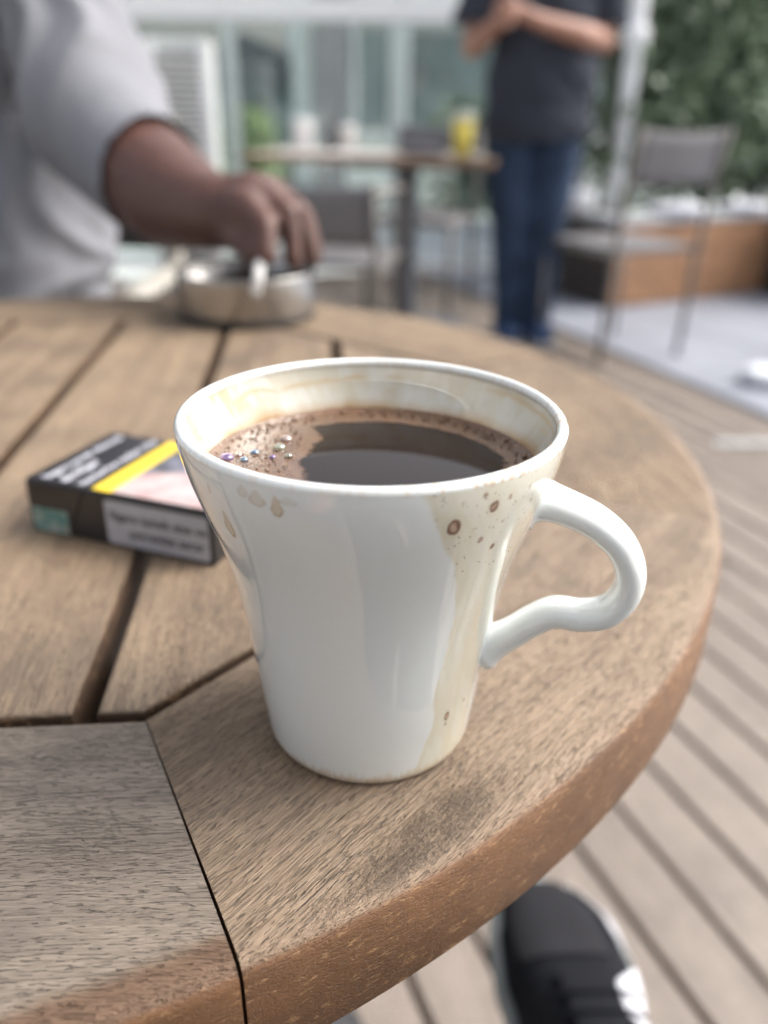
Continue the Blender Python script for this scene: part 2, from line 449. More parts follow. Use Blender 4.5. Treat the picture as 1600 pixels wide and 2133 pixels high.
# slats: trimmed to the octagon, running along local Y; object frame has X along the grain
def clip_poly(poly, nx, ny, d):
    out = []
    for i in range(len(poly)):
        a = poly[i]; b = poly[(i + 1) % len(poly)]
        da = a[0] * nx + a[1] * ny - d; db = b[0] * nx + b[1] * ny - d
        if da <= 0: out.append(a)
        if da * db < 0:
            t = da / (da - db); out.append((a[0] + (b[0] - a[0]) * t, a[1] + (b[1] - a[1]) * t))
    return out
SW = .0878
for i in range(-3, 3):
    x0 = i * SW + .0036; x1 = (i + 1) * SW - .0036
    poly = [(x0, -1), (x1, -1), (x1, 1), (x0, 1)]
    for k in range(8):
        a = R(-90 + 45 * k); poly = clip_poly(poly, math.cos(a), math.sin(a), APO - .0042)
    xc = (x0 + x1) / 2
    pts = [(y, -(x - xc)) for x, y in poly]            # X along grain
    bm = bmesh.new(); vb = [bm.verts.new((x, y, -.022)) for x, y in pts]; f = bm.faces.new(vb)
    r = bmesh.ops.extrude_face_region(bm, geom=[f]); vt = [v for v in r['geom'] if isinstance(v, bmesh.types.BMVert)]
    for v in vt: v.co.z = 0
    te = [e for e in bm.edges if all(abs(v.co.z) < 1e-6 for v in e.verts)]
    bmesh.ops.bevel(bm, geom=te, offset=.0016, segments=3, affect='EDGES', profile=.5)
    bmesh.ops.recalc_face_normals(bm, faces=bm.faces)
    me = bpy.data.meshes.new('slat'); bm.to_mesh(me); bm.free(); me.materials.append(M_slat)
    o = bpy.data.objects.new('slat', me); C.objects.link(o); o.parent = table
    o.location = (xc, 0, TZ + random.uniform(-.0006, .0003)); o.rotation_euler = (0, 0, R(90))
# under frame
for yy in (-.22, 0, .22):
    MB().box((0, yy, TZ - .0405), (.50 if yy else .56, .045, .034), bevel=.002).build('crossbar', M_dark_wood, table)
MB().tube([(0, 0, TZ - .058), (0, 0, .03)], .035, 24).build('pedestal', M_metal_dark, table, True)
MB().lathe([(.02, .045), (.06, .040), (.20, .018), (.22, .012), (.22, 0.0)], seg=48).build('foot_plate', M_metal_dark, table, True)

# ------------------------------------------------------------ the mug
MC = (-.0034, .1913); MH = .0958
pz = [0, .0006, .0020, .005, .010, .0145, .024, .038, .0465, .0555, .0621, .070, .0795, .0853, .0915, .0938]
pr = [.0262, .0274, .0284, .0296, .0302, .0308, .0320, .0338, .0350, .0368, .0387, .0413, .0445, .0460, .0474, .0477]
def cr_interp(xs, ys, x):
    xs = np.array(xs); ys = np.array(ys); m_ = np.gradient(ys, xs)
    i = np.clip(np.searchsorted(xs, x) - 1, 0, len(xs) - 2); h = xs[i + 1] - xs[i]; t = (x - xs[i]) / h
    return (2 * t ** 3 - 3 * t ** 2 + 1) * ys[i] + (t ** 3 - 2 * t ** 2 + t) * h * m_[i] + (-2 * t ** 3 + 3 * t ** 2) * ys[i + 1] + (t ** 3 - t ** 2) * h * m_[i + 1]
NS = 840
zo = np.concatenate([[0, .0006, .0012, .002, .003], np.arange(.004, .0938, .0003)])
ro = cr_interp(pz, pr, zo)
pfit = np.polyfit(np.array(pz)[3:], np.array(pr)[3:], 5)
ro = np.polyval(pfit, zo) - .0016 * np.clip(1 - zo / .0035, 0, 1) ** 2.2
lipa = np.linspace(R(-10), R(190), 16)[1:-1]; lc = (.0477 - .0014, .0942)
lip_r = lc[0] + .00145 * np.cos(lipa); lip_z = lc[1] + .0016 * np.sin(lipa)
zi = np.concatenate([np.arange(.0935, .072, -.0003), np.linspace(.0715, .006, 40)])
ri = np.interp(zi, zo, ro) - .00245
ri = np.where(zi < .012, ri * np.sqrt(np.clip((zi - .004) / .008, 0.05, 1)), ri)
prof_r = np.concatenate([[0.0005, .024], ro, lip_r, ri, [.0005]])
prof_z = np.concatenate([[.0012, .0010], zo, lip_z, zi, [.0058]])
side_id = np.concatenate([[0, 0], np.zeros(len(zo)), np.ones(len(lip_r)), 2 * np.ones(len(zi)), [2]])
th = np.linspace(0, 2 * np.pi, NS, endpoint=False)
TH, PR = np.meshgrid(th, prof_r, indexing='ij'); _, PZ = np.meshgrid(th, prof_z, indexing='ij'); _, SID = np.meshgrid(th, side_id, indexing='ij')
Z_ = PZ * 1000
Pm = np.stack([PR * np.cos(TH), PR * np.sin(TH), PZ], -1)
# stains, coffee film and dried spots (colour that belongs to the mug)
nzL = vnoise(4.0 * np.cos(TH) + 20, 4.0 * np.sin(TH) + 20 + Z_ / 14, 31, 3); nzM = vnoise(11 * np.cos(TH) + 30, 11 * np.sin(TH) + 30 + Z_ / 7, 37, 3)
deg = np.degrees(TH); deg = np.where(deg > 180, deg - 360, deg); Z = PZ * 1000
white = np.array((.76, .785, .765)); film = np.array((.665, .63, .50)); brown = np.array((.30, .155, .075)); tan = np.array((.56, .40, .23))
col = np.ones(Pm.shape) * white
nz1 = vnoise(TH * 64 / (2 * np.pi) * 1.0, Z / 9, 3, 4); nz2 = vnoise(TH * 64 / (2 * np.pi) * 4, Z / 14, 9, 3); nz3 = vnoise(TH * 64 / (2 * np.pi) * 4, Z / 2.2, 19, 3)
outer = SID == 0
zt = [0, 3.9, 10.4, 34, 44.6, 60.8, 72.8, 82.4, 92.8, 96]
tl = [-66, -63.9, -60.8, -57.4, -55.3, -57.9, -63.6, -70.7, -76.7, -79]
L_ = np.interp(Z, zt, tl) + (nzL - .5) * 7 + (nz1 - .5) * 1.6; Rr = np.interp(Z, [0, 10, 60, 80, 86, 96], [-27, -28, -30.5, -31, -10, 25]) + (nz1 - .5) * 4
fm = sstep(deg, L_ - .9, L_ + 1.4) * sstep(Rr - deg, -1.0, 1.0) * outer
edge = np.exp(-((deg - L_ - .8) / .9) ** 2) * fm
fm2 = fm * (.74 + .26 * sstep(nzM, .3, .7))
# stain ring at the foot
foot = outer * sstep(6.0 - Z + (nz3 - .5) * 5, 0, 3.5) * .55
foot2 = outer * (Z < 3.2) * sstep(nz2, .35, .6) * .7
run = outer * np.exp(-((deg + 45 + (nz1 - .5) * 4) / 2.2) ** 2) * sstep(62 - Z, 0, 15) * .5 * sstep(nz2, .3, .55)
def lerp(col, c, f): return col * (1 - f[..., None]) + np.array(c) * f[..., None]
col = lerp(col, film, np.clip(fm2, 0, 1) * .92)
col = lerp(col, (.66, .58, .42), np.clip(edge * .35 + run, 0, 1))
col = lerp(col, (.62, .50, .33), np.clip(foot, 0, 1)); col = lerp(col, tan, np.clip(foot2, 0, 1) * .6)
def drip(td, z0, w_, h_, op=.6):
    """pale brown tear with a darker lower rim"""
    global col
    dx = (deg - td) * np.pi / 180 * 46; dz = Z - z0
    dx = dx + (nz3 - .5) * .8
    wz = w_ * np.where(dz > 0, np.clip(1 - dz / (h_ * 1.7), 0, 1) ** .6, 1)
    rr = np.sqrt((dx / np.maximum(wz, .05)) ** 2 + (np.where(dz < 0, dz / h_, 0)) ** 2)
    ins = sstep(1.05 - rr, 0, .25) * outer * (dz < h_ * 1.7)
    rim_ = ins * sstep(rr, .55, .95) * (dz < h_ * .5)
    col = lerp(col, (.55, .43, .27), ins * op * .8); col = lerp(col, (.34, .20, .10), rim_ * op)
drip(-118.5, 90.0, 2.3, 1.5, .45); drip(-112.8, 89.0, 1.5, 2.0, .8); drip(-133.5, 78.9, 1.6, 2.9, .85); drip(-123, 91.0, 1.5, 1.2, .35)
drip(-109.5, 91.2, 2.2, .7, .3); drip(-137, 88, .5, 1.2, .5)
spotm = np.zeros(Z.shape)
for td, z0, rs in ((-67.3, 85.2, 1.75), (-56, 88.4, 1.35), (-57.3, 79.8, .75), (-51, 76.3, .85), (-59.7, 91.9, .6), (-50.8, 89.6, .6), (-49.3, 20.6, 1.35), (-36.9, 22, .6), (-50.9, 83.4, .35), (-73.9, 94.0, .4), (-66, 91, .35), (-43, 90, .5), (-40, 86, .45), (-63, 74, .3), (-49, 17.6, .6)):
    dx = (deg - td) * np.pi / 180 * 45; dz = (Z - z0) * .8
    rr = np.sqrt(dx ** 2 + dz ** 2) + (nz3 - .5) * .35 * rs
    a = sstep(rs * 1.0 - rr, 0, .25) * outer
    ring = np.exp(-((rr - rs * .72) / (rs * .22)) ** 2) * a
    spotm = np.maximum(spotm, a)
    col = lerp(col, (.40, .235, .15), a * .75); col = lerp(col, (.12, .05, .025), np.clip(ring + a * sstep(nz3, .5, .7) * .6, 0, 1) * .9)
    halo = np.exp(-((rr - rs * 1.35) / (rs * .2)) ** 2) * outer; col = lerp(col, (.60, .52, .38), halo * .35)
# inside wall: cream coffee film, tide marks, brown band just above the coffee
inn = (SID == 2).astype(float)
iw = .50 + .50 * sstep(nzM, .25, .7)
col = lerp(col, (.62, .590, .475), inn * np.clip(iw * 1.1, 0, 1) * .85)
tide = inn * np.exp(-((Z - 90.3 - 1.2 * np.sin(TH * 2) - (nzL - .5) * 4) / .8) ** 2) * sstep(nzL, .3, .6)
col = lerp(col, (.60, .45, .25), tide * .65)
tide2 = inn * np.exp(-((Z - 87.5 - (nzL - .5) * 5) / .6) ** 2) * sstep(nzM, .45, .7); col = lerp(col, (.66, .55, .37), tide2 * .6)
band = inn * sstep(85.2 + (nzL - .5) * 4.5 + (nzM - .5) * .6 - Z, 0, 4.2); col = lerp(col, (.50, .33, .16), band * .8)
band = inn * sstep(82.6 + (nzL - .5) * 3 - Z, 0, 2.2) ; col = lerp(col, (.27, .135, .055), band * .9)
lb = inn * sstep(np.abs(np.abs(deg) - 165), 40, 5) * sstep(nzM, .5, .62) * sstep(Z, 82, 88); col = lerp(col, (.58, .42, .24), lb * .6)
# lip: brown specks in the hollow of the rim
lip = ((SID == 1) | ((SID == 2) & (Z > 93.2))).astype(float)
col = lerp(col, (.60, .42, .25), lip * sstep(nz3, .52, .68) * (.25 + .75 * sstep(deg, -95, -55) * sstep(20 - deg, 0, 30)) * .75)
speck = fm * (.25 + .75 * sstep(Z, 55, 75)) + lip * .6 * (sstep(deg, -100, -60) * sstep(30 - deg, 0, 20) + sstep(np.abs(deg), 150, 165)) + inn * sstep(Z, 91.5, 93) * .6 * sstep(np.abs(deg), 140, 160)
mug = thing('coffee_mug', 'white flared porcelain coffee mug with dried coffee runs and a curved handle', 'mug', (MC[0], MC[1], TZ + .0001))
t = NT('glazed_porcelain')
vc = t.n('VertexColor', layer_name='stain').outputs[0]
sp = t.n('Attribute', attribute_name='speck').outputs['Fac']
o_ = t.n('TexCoord').outputs['Object']
vor = t.n('TexVoronoi', Scale=1150.0, Randomness=1.0); t.set(vor.inputs['Vector'], o_)
gate = t.noise(o_, 260, 3, .6)
dots = t.math('MULTIPLY', t.smooth(vor.outputs['Distance'], .34, .20), t.smooth(gate, .50, .60))
dots = t.math('MULTIPLY', dots, t.math('MULTIPLY', sp, t.math('GREATER_THAN', t.noise(o_, 800, 1), .50)), clamp=True)
cc = t.mix(t.math('MULTIPLY', dots, .85), vc, (.16, .08, .045))
dirt = t.noise(o_, 3500, 2, .5)
wav = t.bump(t.noise(o_, 38, 2, .5), .12, .0012)
t.bsdf(cc, t.math('ADD', .06, t.math('MULTIPLY', sp, .10), clamp=True), wav, Coat_Weight=1.0, Coat_Roughness=.015, IOR=1.5, Subsurface_Weight=.06, Subsurface_Radius=(.004, .003, .002), Subsurface_Scale=.5)
M_mug = t.m
cup = grid_mesh('cup', Pm, M_mug, mug, wrap_u=True)
me = cup.data
ca = me.color_attributes.new('stain', 'FLOAT_COLOR', 'POINT')
ca.data.foreach_set('color', np.concatenate([np.clip(col, 0, 1).reshape(-1, 3), np.ones((col[..., 0].size, 1))], 1).astype(np.float32).ravel())
fa = me.attributes.new('speck', 'FLOAT', 'POINT'); fa.data.foreach_set('value', np.clip(speck, 0, 1).astype(np.float32).ravel())
# handle: S shaped strap, swept with an elliptic section and flared roots
HA = R(-15)
hp = np.array([(39.0, 77.0), (43.5, 77.3), (50.7, 75.6), (57.3, 72.8), (63.1, 68.0), (66.4, 61.5), (66.3, 54.8), (62.6, 48.9), (56.5, 46.4), (49.8, 46.0), (44.6, 42.6), (39.6, 37.8), (35.0, 33.9), (31.2, 31.2)]) / 1000
def catmull(P, n):
    P = np.vstack([2 * P[0] - P[1], P, 2 * P[-1] - P[-2]]); out = []
    for i in range(1, len(P) - 2):
        for t_ in np.linspace(0, 1, n, endpoint=False):
            p0, p1, p2, p3 = P[i - 1:i + 3]
            out.append(.5 * ((2 * p1) + (-p0 + p2) * t_ + (2 * p0 - 5 * p1 + 4 * p2 - p3) * t_ ** 2 + (-p0 + 3 * p1 - 3 * p2 + p3) * t_ ** 3))
    out.append(P[-2]); return np.array(out)
hc = catmull(hp, 10); n_ = len(hc)
tg = np.gradient(hc, axis=0); tg /= np.linalg.norm(tg, axis=1)[:, None]
s_l = np.concatenate([[0], np.cumsum(np.linalg.norm(np.diff(hc, axis=0), axis=1))]); tot = s_l[-1]
ph = np.linspace(0, 2 * np.pi, 48, endpoint=False)
Ph = np.zeros((n_, 48, 3))
for i in range(n_):
    s0 = s_l[i]; s1 = tot - s0
    fl = 1 + .75 * math.exp(-max(s0 - .0025, 0) / .0022) + .55 * math.exp(-max(s1 - .002, 0) / .0025)
    u_ = s0 / tot
    a_ = (.0041 - .0003 * math.sin(u_ * math.pi)) * fl; b_ = (.0062 - .0014 * u_) * (1 + (fl - 1) * .5)
    nn = np.array([-tg[i, 1], tg[i, 0]])
    for k in range(48):
        cc_, ss_ = math.cos(ph[k]), math.sin(ph[k])
        e_ = 2 / 2.2
        rr = hc[i] + nn * a_ * math.copysign(abs(cc_) ** e_, cc_)
        b2 = b_ * math.copysign(abs(ss_) ** e_, ss_)
        Ph[i, k] = (rr[0] * math.cos(HA) - b2 * math.sin(HA), rr[0] * math.sin(HA) + b2 * math.cos(HA), rr[1])
M_handle = plain('glazed_porcelain_plain', (.75, .78, .765), .06, .01, 30, Coat_Weight=.6, Coat_Roughness=.03)
grid_mesh('handle', Ph, M_handle, mug, wrap_v=True)

# ------------------------------------------------------------ coffee with crema
CZ = .0803
coffee = thing('black_coffee', 'dark coffee with brown foam and bubbles filling the white mug', 'coffee', (MC[0], MC[1], TZ + CZ + .0006))
RI = .0427
t = NT('coffee_liquid'); o_ = t.objc()
t.bsdf((.012, .006, .004), .015, None, IOR=1.33, Specular_IOR_Level=.5)
M_cof = t.m
lq = MB(); fl_ = lq.bm.faces.new([lq.bm.verts.new((RI * math.cos(a_), RI * math.sin(a_), 0)) for a_ in np.linspace(0, 2 * math.pi, 96, endpoint=False)])
ex_ = bmesh.ops.extrude_face_region(lq.bm, geom=[fl_]); [setattr(v_.co, 'z', -.004) for v_ in ex_['geom'] if isinstance(v_, bmesh.types.BMVert)]
lq.build('liquid', M_cof, coffee, False)
dark_poly = np.array([(-17.6, 27.5), (-8.6, 31.5), (3.4, 32.5), (14.4, 29.5), (24.4, 23.5), (31.4, 14.5), (34.4, 4.5), (34, -8), (28, -22), (15, -31), (0, -34), (-11, -24), (-15.6, -10.5), (-17.0, -4), (-18.4, 1.5), (-17.2, 6), (-15.8, 12), (-14.2, 19)]) / 1000
n = 420
gx = np.linspace(-RI, RI, n); X, Y = np.meshgrid(gx, gx, indexing='ij')
# signed distance to the dark pool (positive outside it)
def sdist(X, Y, poly):
    d = np.full(X.shape, 1e9); inside = np.zeros(X.shape, bool); m_ = len(poly)
    for i in range(m_):
        a = poly[i]; b = poly[(i + 1) % m_]; e = b - a
        t_ = np.clip(((X - a[0]) * e[0] + (Y - a[1]) * e[1]) / (e @ e), 0, 1)
        d = np.minimum(d, np.hypot(X - a[0] - e[0] * t_, Y - a[1] - e[1] * t_))
        cond = ((a[1] > Y) != (b[1] > Y)) & (X < (b[0] - a[0]) * (Y - a[1]) / (b[1] - a[1] + 1e-12) + a[0]); inside ^= cond
    return np.where(inside, -d, d)
SD = sdist(X, Y, dark_poly) + (vnoise(X * 300 + 20, Y * 300 + 20, 5, 3) - .5) * .0022
rr = np.hypot(X, Y)
big = vnoise(X * 700 + 30, Y * 700 + 30, 8, 3); fine = vnoise(X * 2600 + 30, Y * 2600 + 30, 12, 2)
hgt = (sstep(SD, .001, .011) * .00022 + (fine - .5) * .00012 * sstep(SD, 0.0012, .005) + (big - .5) * .00022 * sstep(SD, .002, .008)
       + sstep(rr, RI - .003, RI) * .0006) * 1.0
keep = (SD > -.0012) & (rr < RI)
Zf = hgt + .00004
Vf = np.stack([X, Y, Zf], -1).reshape(-1, 3)
ii, jj = np.meshgrid(np.arange(n - 1), np.arange(n - 1), indexing='ij')
kq = keep[:-1, :-1] & keep[1:, :-1] & keep[1:, 1:] & keep[:-1, 1:]
q = np.stack([ii * n + jj, (ii + 1) * n + jj, (ii + 1) * n + jj + 1, ii * n + jj + 1], -1)[kq]
used, inv = np.unique(q, return_inverse=True)
t = NT('coffee_foam'); o_ = t.objc()
v1 = t.n('TexVoronoi', Scale=1900.0); t.set(v1.inputs['Vector'], o_)
v2 = t.n('TexVoronoi', Scale=3200.0); t.set(v2.inputs['Vector'], o_)
tn = t.noise(o_, 170, 4, .65)
fc = t.ramp(tn, [(.25, (.075, .032, .013)), (.45, (.115, .053, .023)), (.62, (.16, .080, .040)), (.8, (.25, .15, .09))])
rim_b = t.smooth(t.vmath('LENGTH', t.vmath('MULTIPLY', o_, (1, 1, 0))), .036, .0425)
fc = t.mix(t.math('MULTIPLY', rim_b, .6), fc, (.16, .070, .026))
bub = t.math('MULTIPLY', t.smooth(v1.outputs['Distance'], .32, .12), t.smooth(t.noise(o_, 420, 2), .46, .6))
fc = t.mix(t.math('MULTIPLY', bub, .45), fc, (.45, .33, .25))
hh = t.math('ADD', t.math('MULTIPLY', t.smooth(v1.outputs['Distance'], .5, .0), 1.0), t.math('MULTIPLY', t.smooth(v2.outputs['Distance'], .5, .0), .5))
ea = t.n('Attribute', attribute_name='edge').outputs['Fac']
al = t.smooth(t.math('ADD', t.math('ADD', ea, t.math('MULTIPLY', t.math('SUBTRACT', t.noise(o_, 900, 3, .7), .5), 1.3)), t.math('MULTIPLY', bub, .35)), .05, .85)
t.bsdf(fc, .20, t.bump(hh, .38, .0005), Coat_Weight=.8, Coat_Roughness=.06, Alpha=al)
M_foam = t.m
foam = np_mesh('foam', Vf[used], inv.reshape(-1, 4), M_foam, coffee)
eat = foam.data.attributes.new('edge', 'FLOAT', 'POINT'); eat.data.foreach_set('value', ((SD.ravel()[used] + .0012) / .0026).astype(np.float32))
# glossy single bubbles, their iridescent sheen painted into the base colours
t = NT('bubble_film'); o_ = t.objc()
b_ = t.bsdf((.20, .12, .08), .05, None, Specular_IOR_Level=.9, Coat_Weight=1.0, Coat_Roughness=.02, Alpha=.75)
b_.inputs['Thin Film Thickness'].default_value = 420.0; b_.inputs['Thin Film IOR'].default_value = 1.4
M_bub = t.m
def sheen_paint_mat(nm, c):
    t = NT(nm); b2 = t.bsdf(t.mix(t.smooth(t.noise(t.objc(), 900, 2), .4, .6), c, tuple(v * .35 + .05 for v in c)), .08, None, Metallic=.55, Coat_Weight=1.0, Coat_Roughness=.02); return t.m
M_bubs = [sheen_paint_mat('pinkish_bubble', (.55, .42, .37)), sheen_paint_mat('greenish_bubble', (.44, .46, .36)), sheen_paint_mat('blue_bubble', (.17, .27, .40)), sheen_paint_mat('blue_bubble', (.17, .26, .38)), sheen_paint_mat('violet_bubble', (.30, .18, .42))]
bs = [(-23.6, 16.5, 1.5), (-24.6, 10.5, 1.4), (-30.6, 6.5, 1.05), (-32.6, 1.5, 1.0), (-37.2, 2.5, 1.6), (-25.6, 3.5, .8), (-21.6, 4.5, .9), (-34.5, 4.5, .8)]
for bi, (bx, by, br) in enumerate(bs):
    MB().ball((bx / 1000, by / 1000, .0004), br / 1000 * 1.15, (1, 1, .6), 24).build('bubble', M_bubs[(0, 1, 2, 3, 4, 4, 1, 0)[bi]], coffee, True)
def edge1(o):
    a_ = o.data.attributes.new('edge', 'FLOAT', 'POINT'); a_.data.foreach_set('value', np.full(len(o.data.vertices), 3.0, np.float32)); return o
mbb = MB()
for i in range(300):
    while True:
        x, y = random.uniform(-41, -19.5), random.uniform(-14, 33)
        if math.hypot(x, y) < 41: break
    mbb.ball((x / 1000, y / 1000, .0005), random.choice((.15, .2, .25, .4)) / 1000, (1, 1, .5), 8)
for i in range(170):
    a = R(random.uniform(5, 150)); r_ = random.uniform(37.5, 42)
    mbb.ball((r_ * math.cos(a) / 1000, r_ * math.sin(a) / 1000, .0006), random.choice((.25, .35, .5)) / 1000, (1, 1, .6), 8)
tag(edge1(mbb.build('froth', M_foam, coffee, True)), kind='stuff')

# ------------------------------------------------------------ cigarette pack
PA = R(-19.5)
pack = thing('cigarette_pack', 'black cigarette pack with yellow stripe and warning texts lying left of the mug', 'cigarette pack', (-.1485, .3065, TZ), PA)
PL, PW, PH = .088, .0580, .0240
M_pk = plain('pack_black_card', (.012, .012, .015), .32, .2, 60, Coat_Weight=.3)
M_pg = plain('pack_dark_grey_print', (.055, .058, .066), .35, .1)
M_py = plain('pack_yellow_print', (.80, .58, .045), .4, .05)
M_pw = plain('pack_white_print', (.42, .42, .45), .45, .05)
M_tx = plain('pack_text_white', (.70, .70, .76), .5, .02); M_tb = plain('pack_text_black', (.03, .03, .035), .5, .02)
lid_l = .026
# body and flip-top lid, lid with slanted lower edge on the sides
MB().box((PL / 2 + .004, PW / 2, PH / 2), (PL - .008, PW - .0006, PH - .0006), bevel=.0012).build('box_body', M_pk, pack)
bm = bmesh.new()
pf = [(0, 0), (.0195, 0), (.0305, PH), (0, PH)]
v0 = [bm.verts.new((x, -.0003, z)) for x, z in pf]; v1_ = [bm.verts.new((x, PW + .0003, z)) for x, z in pf]
bm.faces.new(v0[::-1]); bm.faces.new(v1_)
for i in range(4): bm.faces.new((v0[i], v0[(i + 1) % 4], v1_[(i + 1) % 4], v1_[i]))
bmesh.ops.bevel(bm, geom=bm.edges[:], offset=.0009, segments=3, affect='EDGES'); bmesh.ops.recalc_face_normals(bm, faces=bm.faces)
me = bpy.data.meshes.new('lid'); bm.to_mesh(me); bm.free(); me.materials.append(M_pk)
lid = bpy.data.objects.new('lid', me); C.objects.link(lid); lid.parent = pack
def decal(name, pts, mat, z, thick=.00018):
    """a flat printed area with real thickness on the top face"""
    n = len(pts)
    V = [(x, y, z) for x, y in pts] + [(x, y, z + thick) for x, y in pts]
    Fq = [tuple(range(n))[::-1], tuple(range(n, 2 * n))] + [(i, (i + 1) % n, n + (i + 1) % n, n + i) for i in range(n)]
    return mesh_obj(name, V, Fq, mat, pack, smooth=False)
decal('yellow_stripe', [(.0325, .0012), (.0415, .0012), (.0415, PW - .0012), (.0325, PW - .0012)], M_py, PH)
# health picture: grey blur above a pale pinkish shape
t = NT('pack_picture'); o_ = t.n('TexCoord').outputs['Object']
sx = t.n('SeparateXYZ'); t.set(sx.inputs[0], o_)
e = t.math('SUBTRACT', t.math('ADD', sx.outputs[1], t.math('MULTIPLY', t.noise(o_, 45, 2), .016)), t.math('ADD', .012, t.math('MULTIPLY', sx.outputs[0], .42)))
pc = t.mix(t.smooth(e, .002, -.003), t.mix(t.smooth(t.noise(o_, 90, 2), .4, .6), (.05, .055, .065), (.17, .17, .21)), t.mix(t.smooth(t.noise(o_, 120, 3), .4, .65), (.52, .42, .41), (.45, .30, .29)))
t.bsdf(pc, .35, Coat_Weight=.2)
decal('picture_panel', [(.0418, .0015), (PL - .002, .0015), (PL - .002, PW - .0015), (.0418, PW - .0015)], t.m, PH)
rl = []
def rrect(x0, z0, x1, z1, r, n=5):
    o = []
    for cx, cz, a0 in ((x1 - r, z1 - r, 0), (x0 + r, z1 - r, 90), (x0 + r, z0 + r, 180), (x1 - r, z0 + r, 270)):
        for i in range(n + 1): a = R(a0 + 90 * i / n); o.append((cx + r * math.cos(a), cz + r * math.sin(a)))
    return o
def side_decal(name, pts, mat, y=0.0, thick=.0002):
    n = len(pts)
    V = [(x, y, z) for x, z in pts] + [(x, y - thick, z) for x, z in pts]
    Fq = [tuple(range(n)), tuple(range(n, 2 * n))[::-1]] + [(i, n + i, n + (i + 1) % n, (i + 1) % n) for i in range(n)]
    return mesh_obj(name, V, Fq, mat, pack, smooth=False)
side_decal('side_label', rrect(.0385, .0016, PL - .002, PH - .0030, .0016), M_pw, .0002)
t = NT('tax_stamp'); o_ = t.n('TexCoord').outputs['Object']
sc2 = t.mix(t.smooth(t.noise(o_, 160, 3, .6), .42, .6), (.09, .22, .20), (.28, .36, .33)); sc2 = t.mix(t.smooth(t.noise(o_, 70, 2), .55, .68), sc2, (.34, .22, .18))
t.bsdf(sc2, .4)
side_decal('tax_stamp', rrect(.0018, .0010, .0195, .0118, .0006), t.m, -.0002)
def text(name, body, size, mat, mtx, parent, ext=.00006, align='LEFT'):
    cu = bpy.data.curves.new(name, 'FONT'); cu.body = body; cu.size = size; cu.extrude = ext; cu.align_x = align; cu.space_line = .95
    cu.materials.append(mat); cu.resolution_u = 2; cu.offset = size * .012
    o = bpy.data.objects.new(name, cu); C.objects.link(o)
    me = bpy.data.meshes.new_from_object(o.evaluated_get(bpy.context.evaluated_depsgraph_get())); bpy.data.objects.remove(o)
    me.materials.clear(); me.materials.append(mat)
    o = bpy.data.objects.new(name, me); C.objects.link(o); o.parent = parent; o.matrix_local = mtx; return o
# top text reads along +Y with its letter tops towards -X
def frame(xd, yd, loc):
    xd = Vector(xd); yd = Vector(yd); zd = xd.cross(yd); M_ = Matrix.Identity(4)
    for i in range(3): M_[i][0] = xd[i]; M_[i][1] = yd[i]; M_[i][2] = zd[i]
    M_.translation = Vector(loc); return M_
for i, (s_t, sz) in enumerate((('Sigara içmek ölümcül', .0060), ('akciğer', .0076), ('kanserine neden olur', .0062))):
    tx = text('warning_text', s_t, sz, M_tx, frame((0, 1, 0), (-1, 0, 0), (.0100 + i * .0088, .0030, PH + .00012)), pack)
for i, (s_t, xx) in enumerate((('Sigara içmek size ve', .0405), ('çevrenize zarar', .0490))):
    text('side_text', s_t, .0056, M_tb, frame((1, 0, 0), (0, 0, 1), (xx, -.0001, .0128 - i * .0068)), pack)

# ------------------------------------------------------------ ashtray and cigarette
t = NT('brushed_steel'); o_ = t.n('TexCoord').outputs['Object']
br = t.noise(t.vmath('MULTIPLY', o_, (60, 60, 2600)), 1.0, 2, .5)
t.bsdf(t.mix(br, (.34, .33, .32), (.43, .42, .41)), t.math('ADD', .16, t.math('MULTIPLY', br, .12)), t.bump(br, .08, .0004), Metallic=1.0)
M_steel = t.m
ash = thing('ashtray', 'round brushed steel ashtray standing at the far side of the table', 'ashtray', (-.1225, .7175, TZ))
MB().lathe([(.0560, .0066), (.0590, .0068), (.0592, .0080), (.0592, .037), (.0592, .0385), (.0586, .0392), (.0578, .0388), (.0574, .037), (.0568, .010), (.054, .0105), (.001, .0100)], seg=96, capped=False).build('bowl', M_steel, ash, True)
MB().lathe([(.050, 0), (.0580, 0), (.0588, .002), (.0588, .0065), (.050, .0066)], seg=64).build('rubber_base', plain('black_rubber', (.02, .02, .02), .7), ash, True)
mb = MB()
for i in range(70):
    a = random.uniform(0, 6.28); r_ = random.uniform(0, .048)
    mb.ball((r_ * math.cos(a), r_ * math.sin(a), .0112), random.uniform(.0008, .003), (1, 1, .5), 6)
tag(mb.build('ash', plain('grey_ash', (.35, .34, .33), .95), ash), kind='stuff')
cig = thing('cigarette', 'lit white cigarette held by the seated man over the ashtray', 'cigarette', (-.1045, .653, .7685))
cdir = Vector((.0075, .030, .052)).normalized()
cp = [Vector((0, 0, 0)) + cdir * s for s in (0, .003, .028, .048)]
MB().tube(cp[1:3], .0039, 16).build('paper_tube', plain('cigarette_paper', (.80, .79, .77), .7), cig, True)
MB().tube(cp[0:2], [.003, .0038], 12).build('ash_tip', plain('grey_ash2', (.55, .54, .53), .9), cig, True)
MB().tube(cp[2:4], .0040, 16).build('filter', plain('cork_filter', (.55, .33, .15), .7), cig, True)

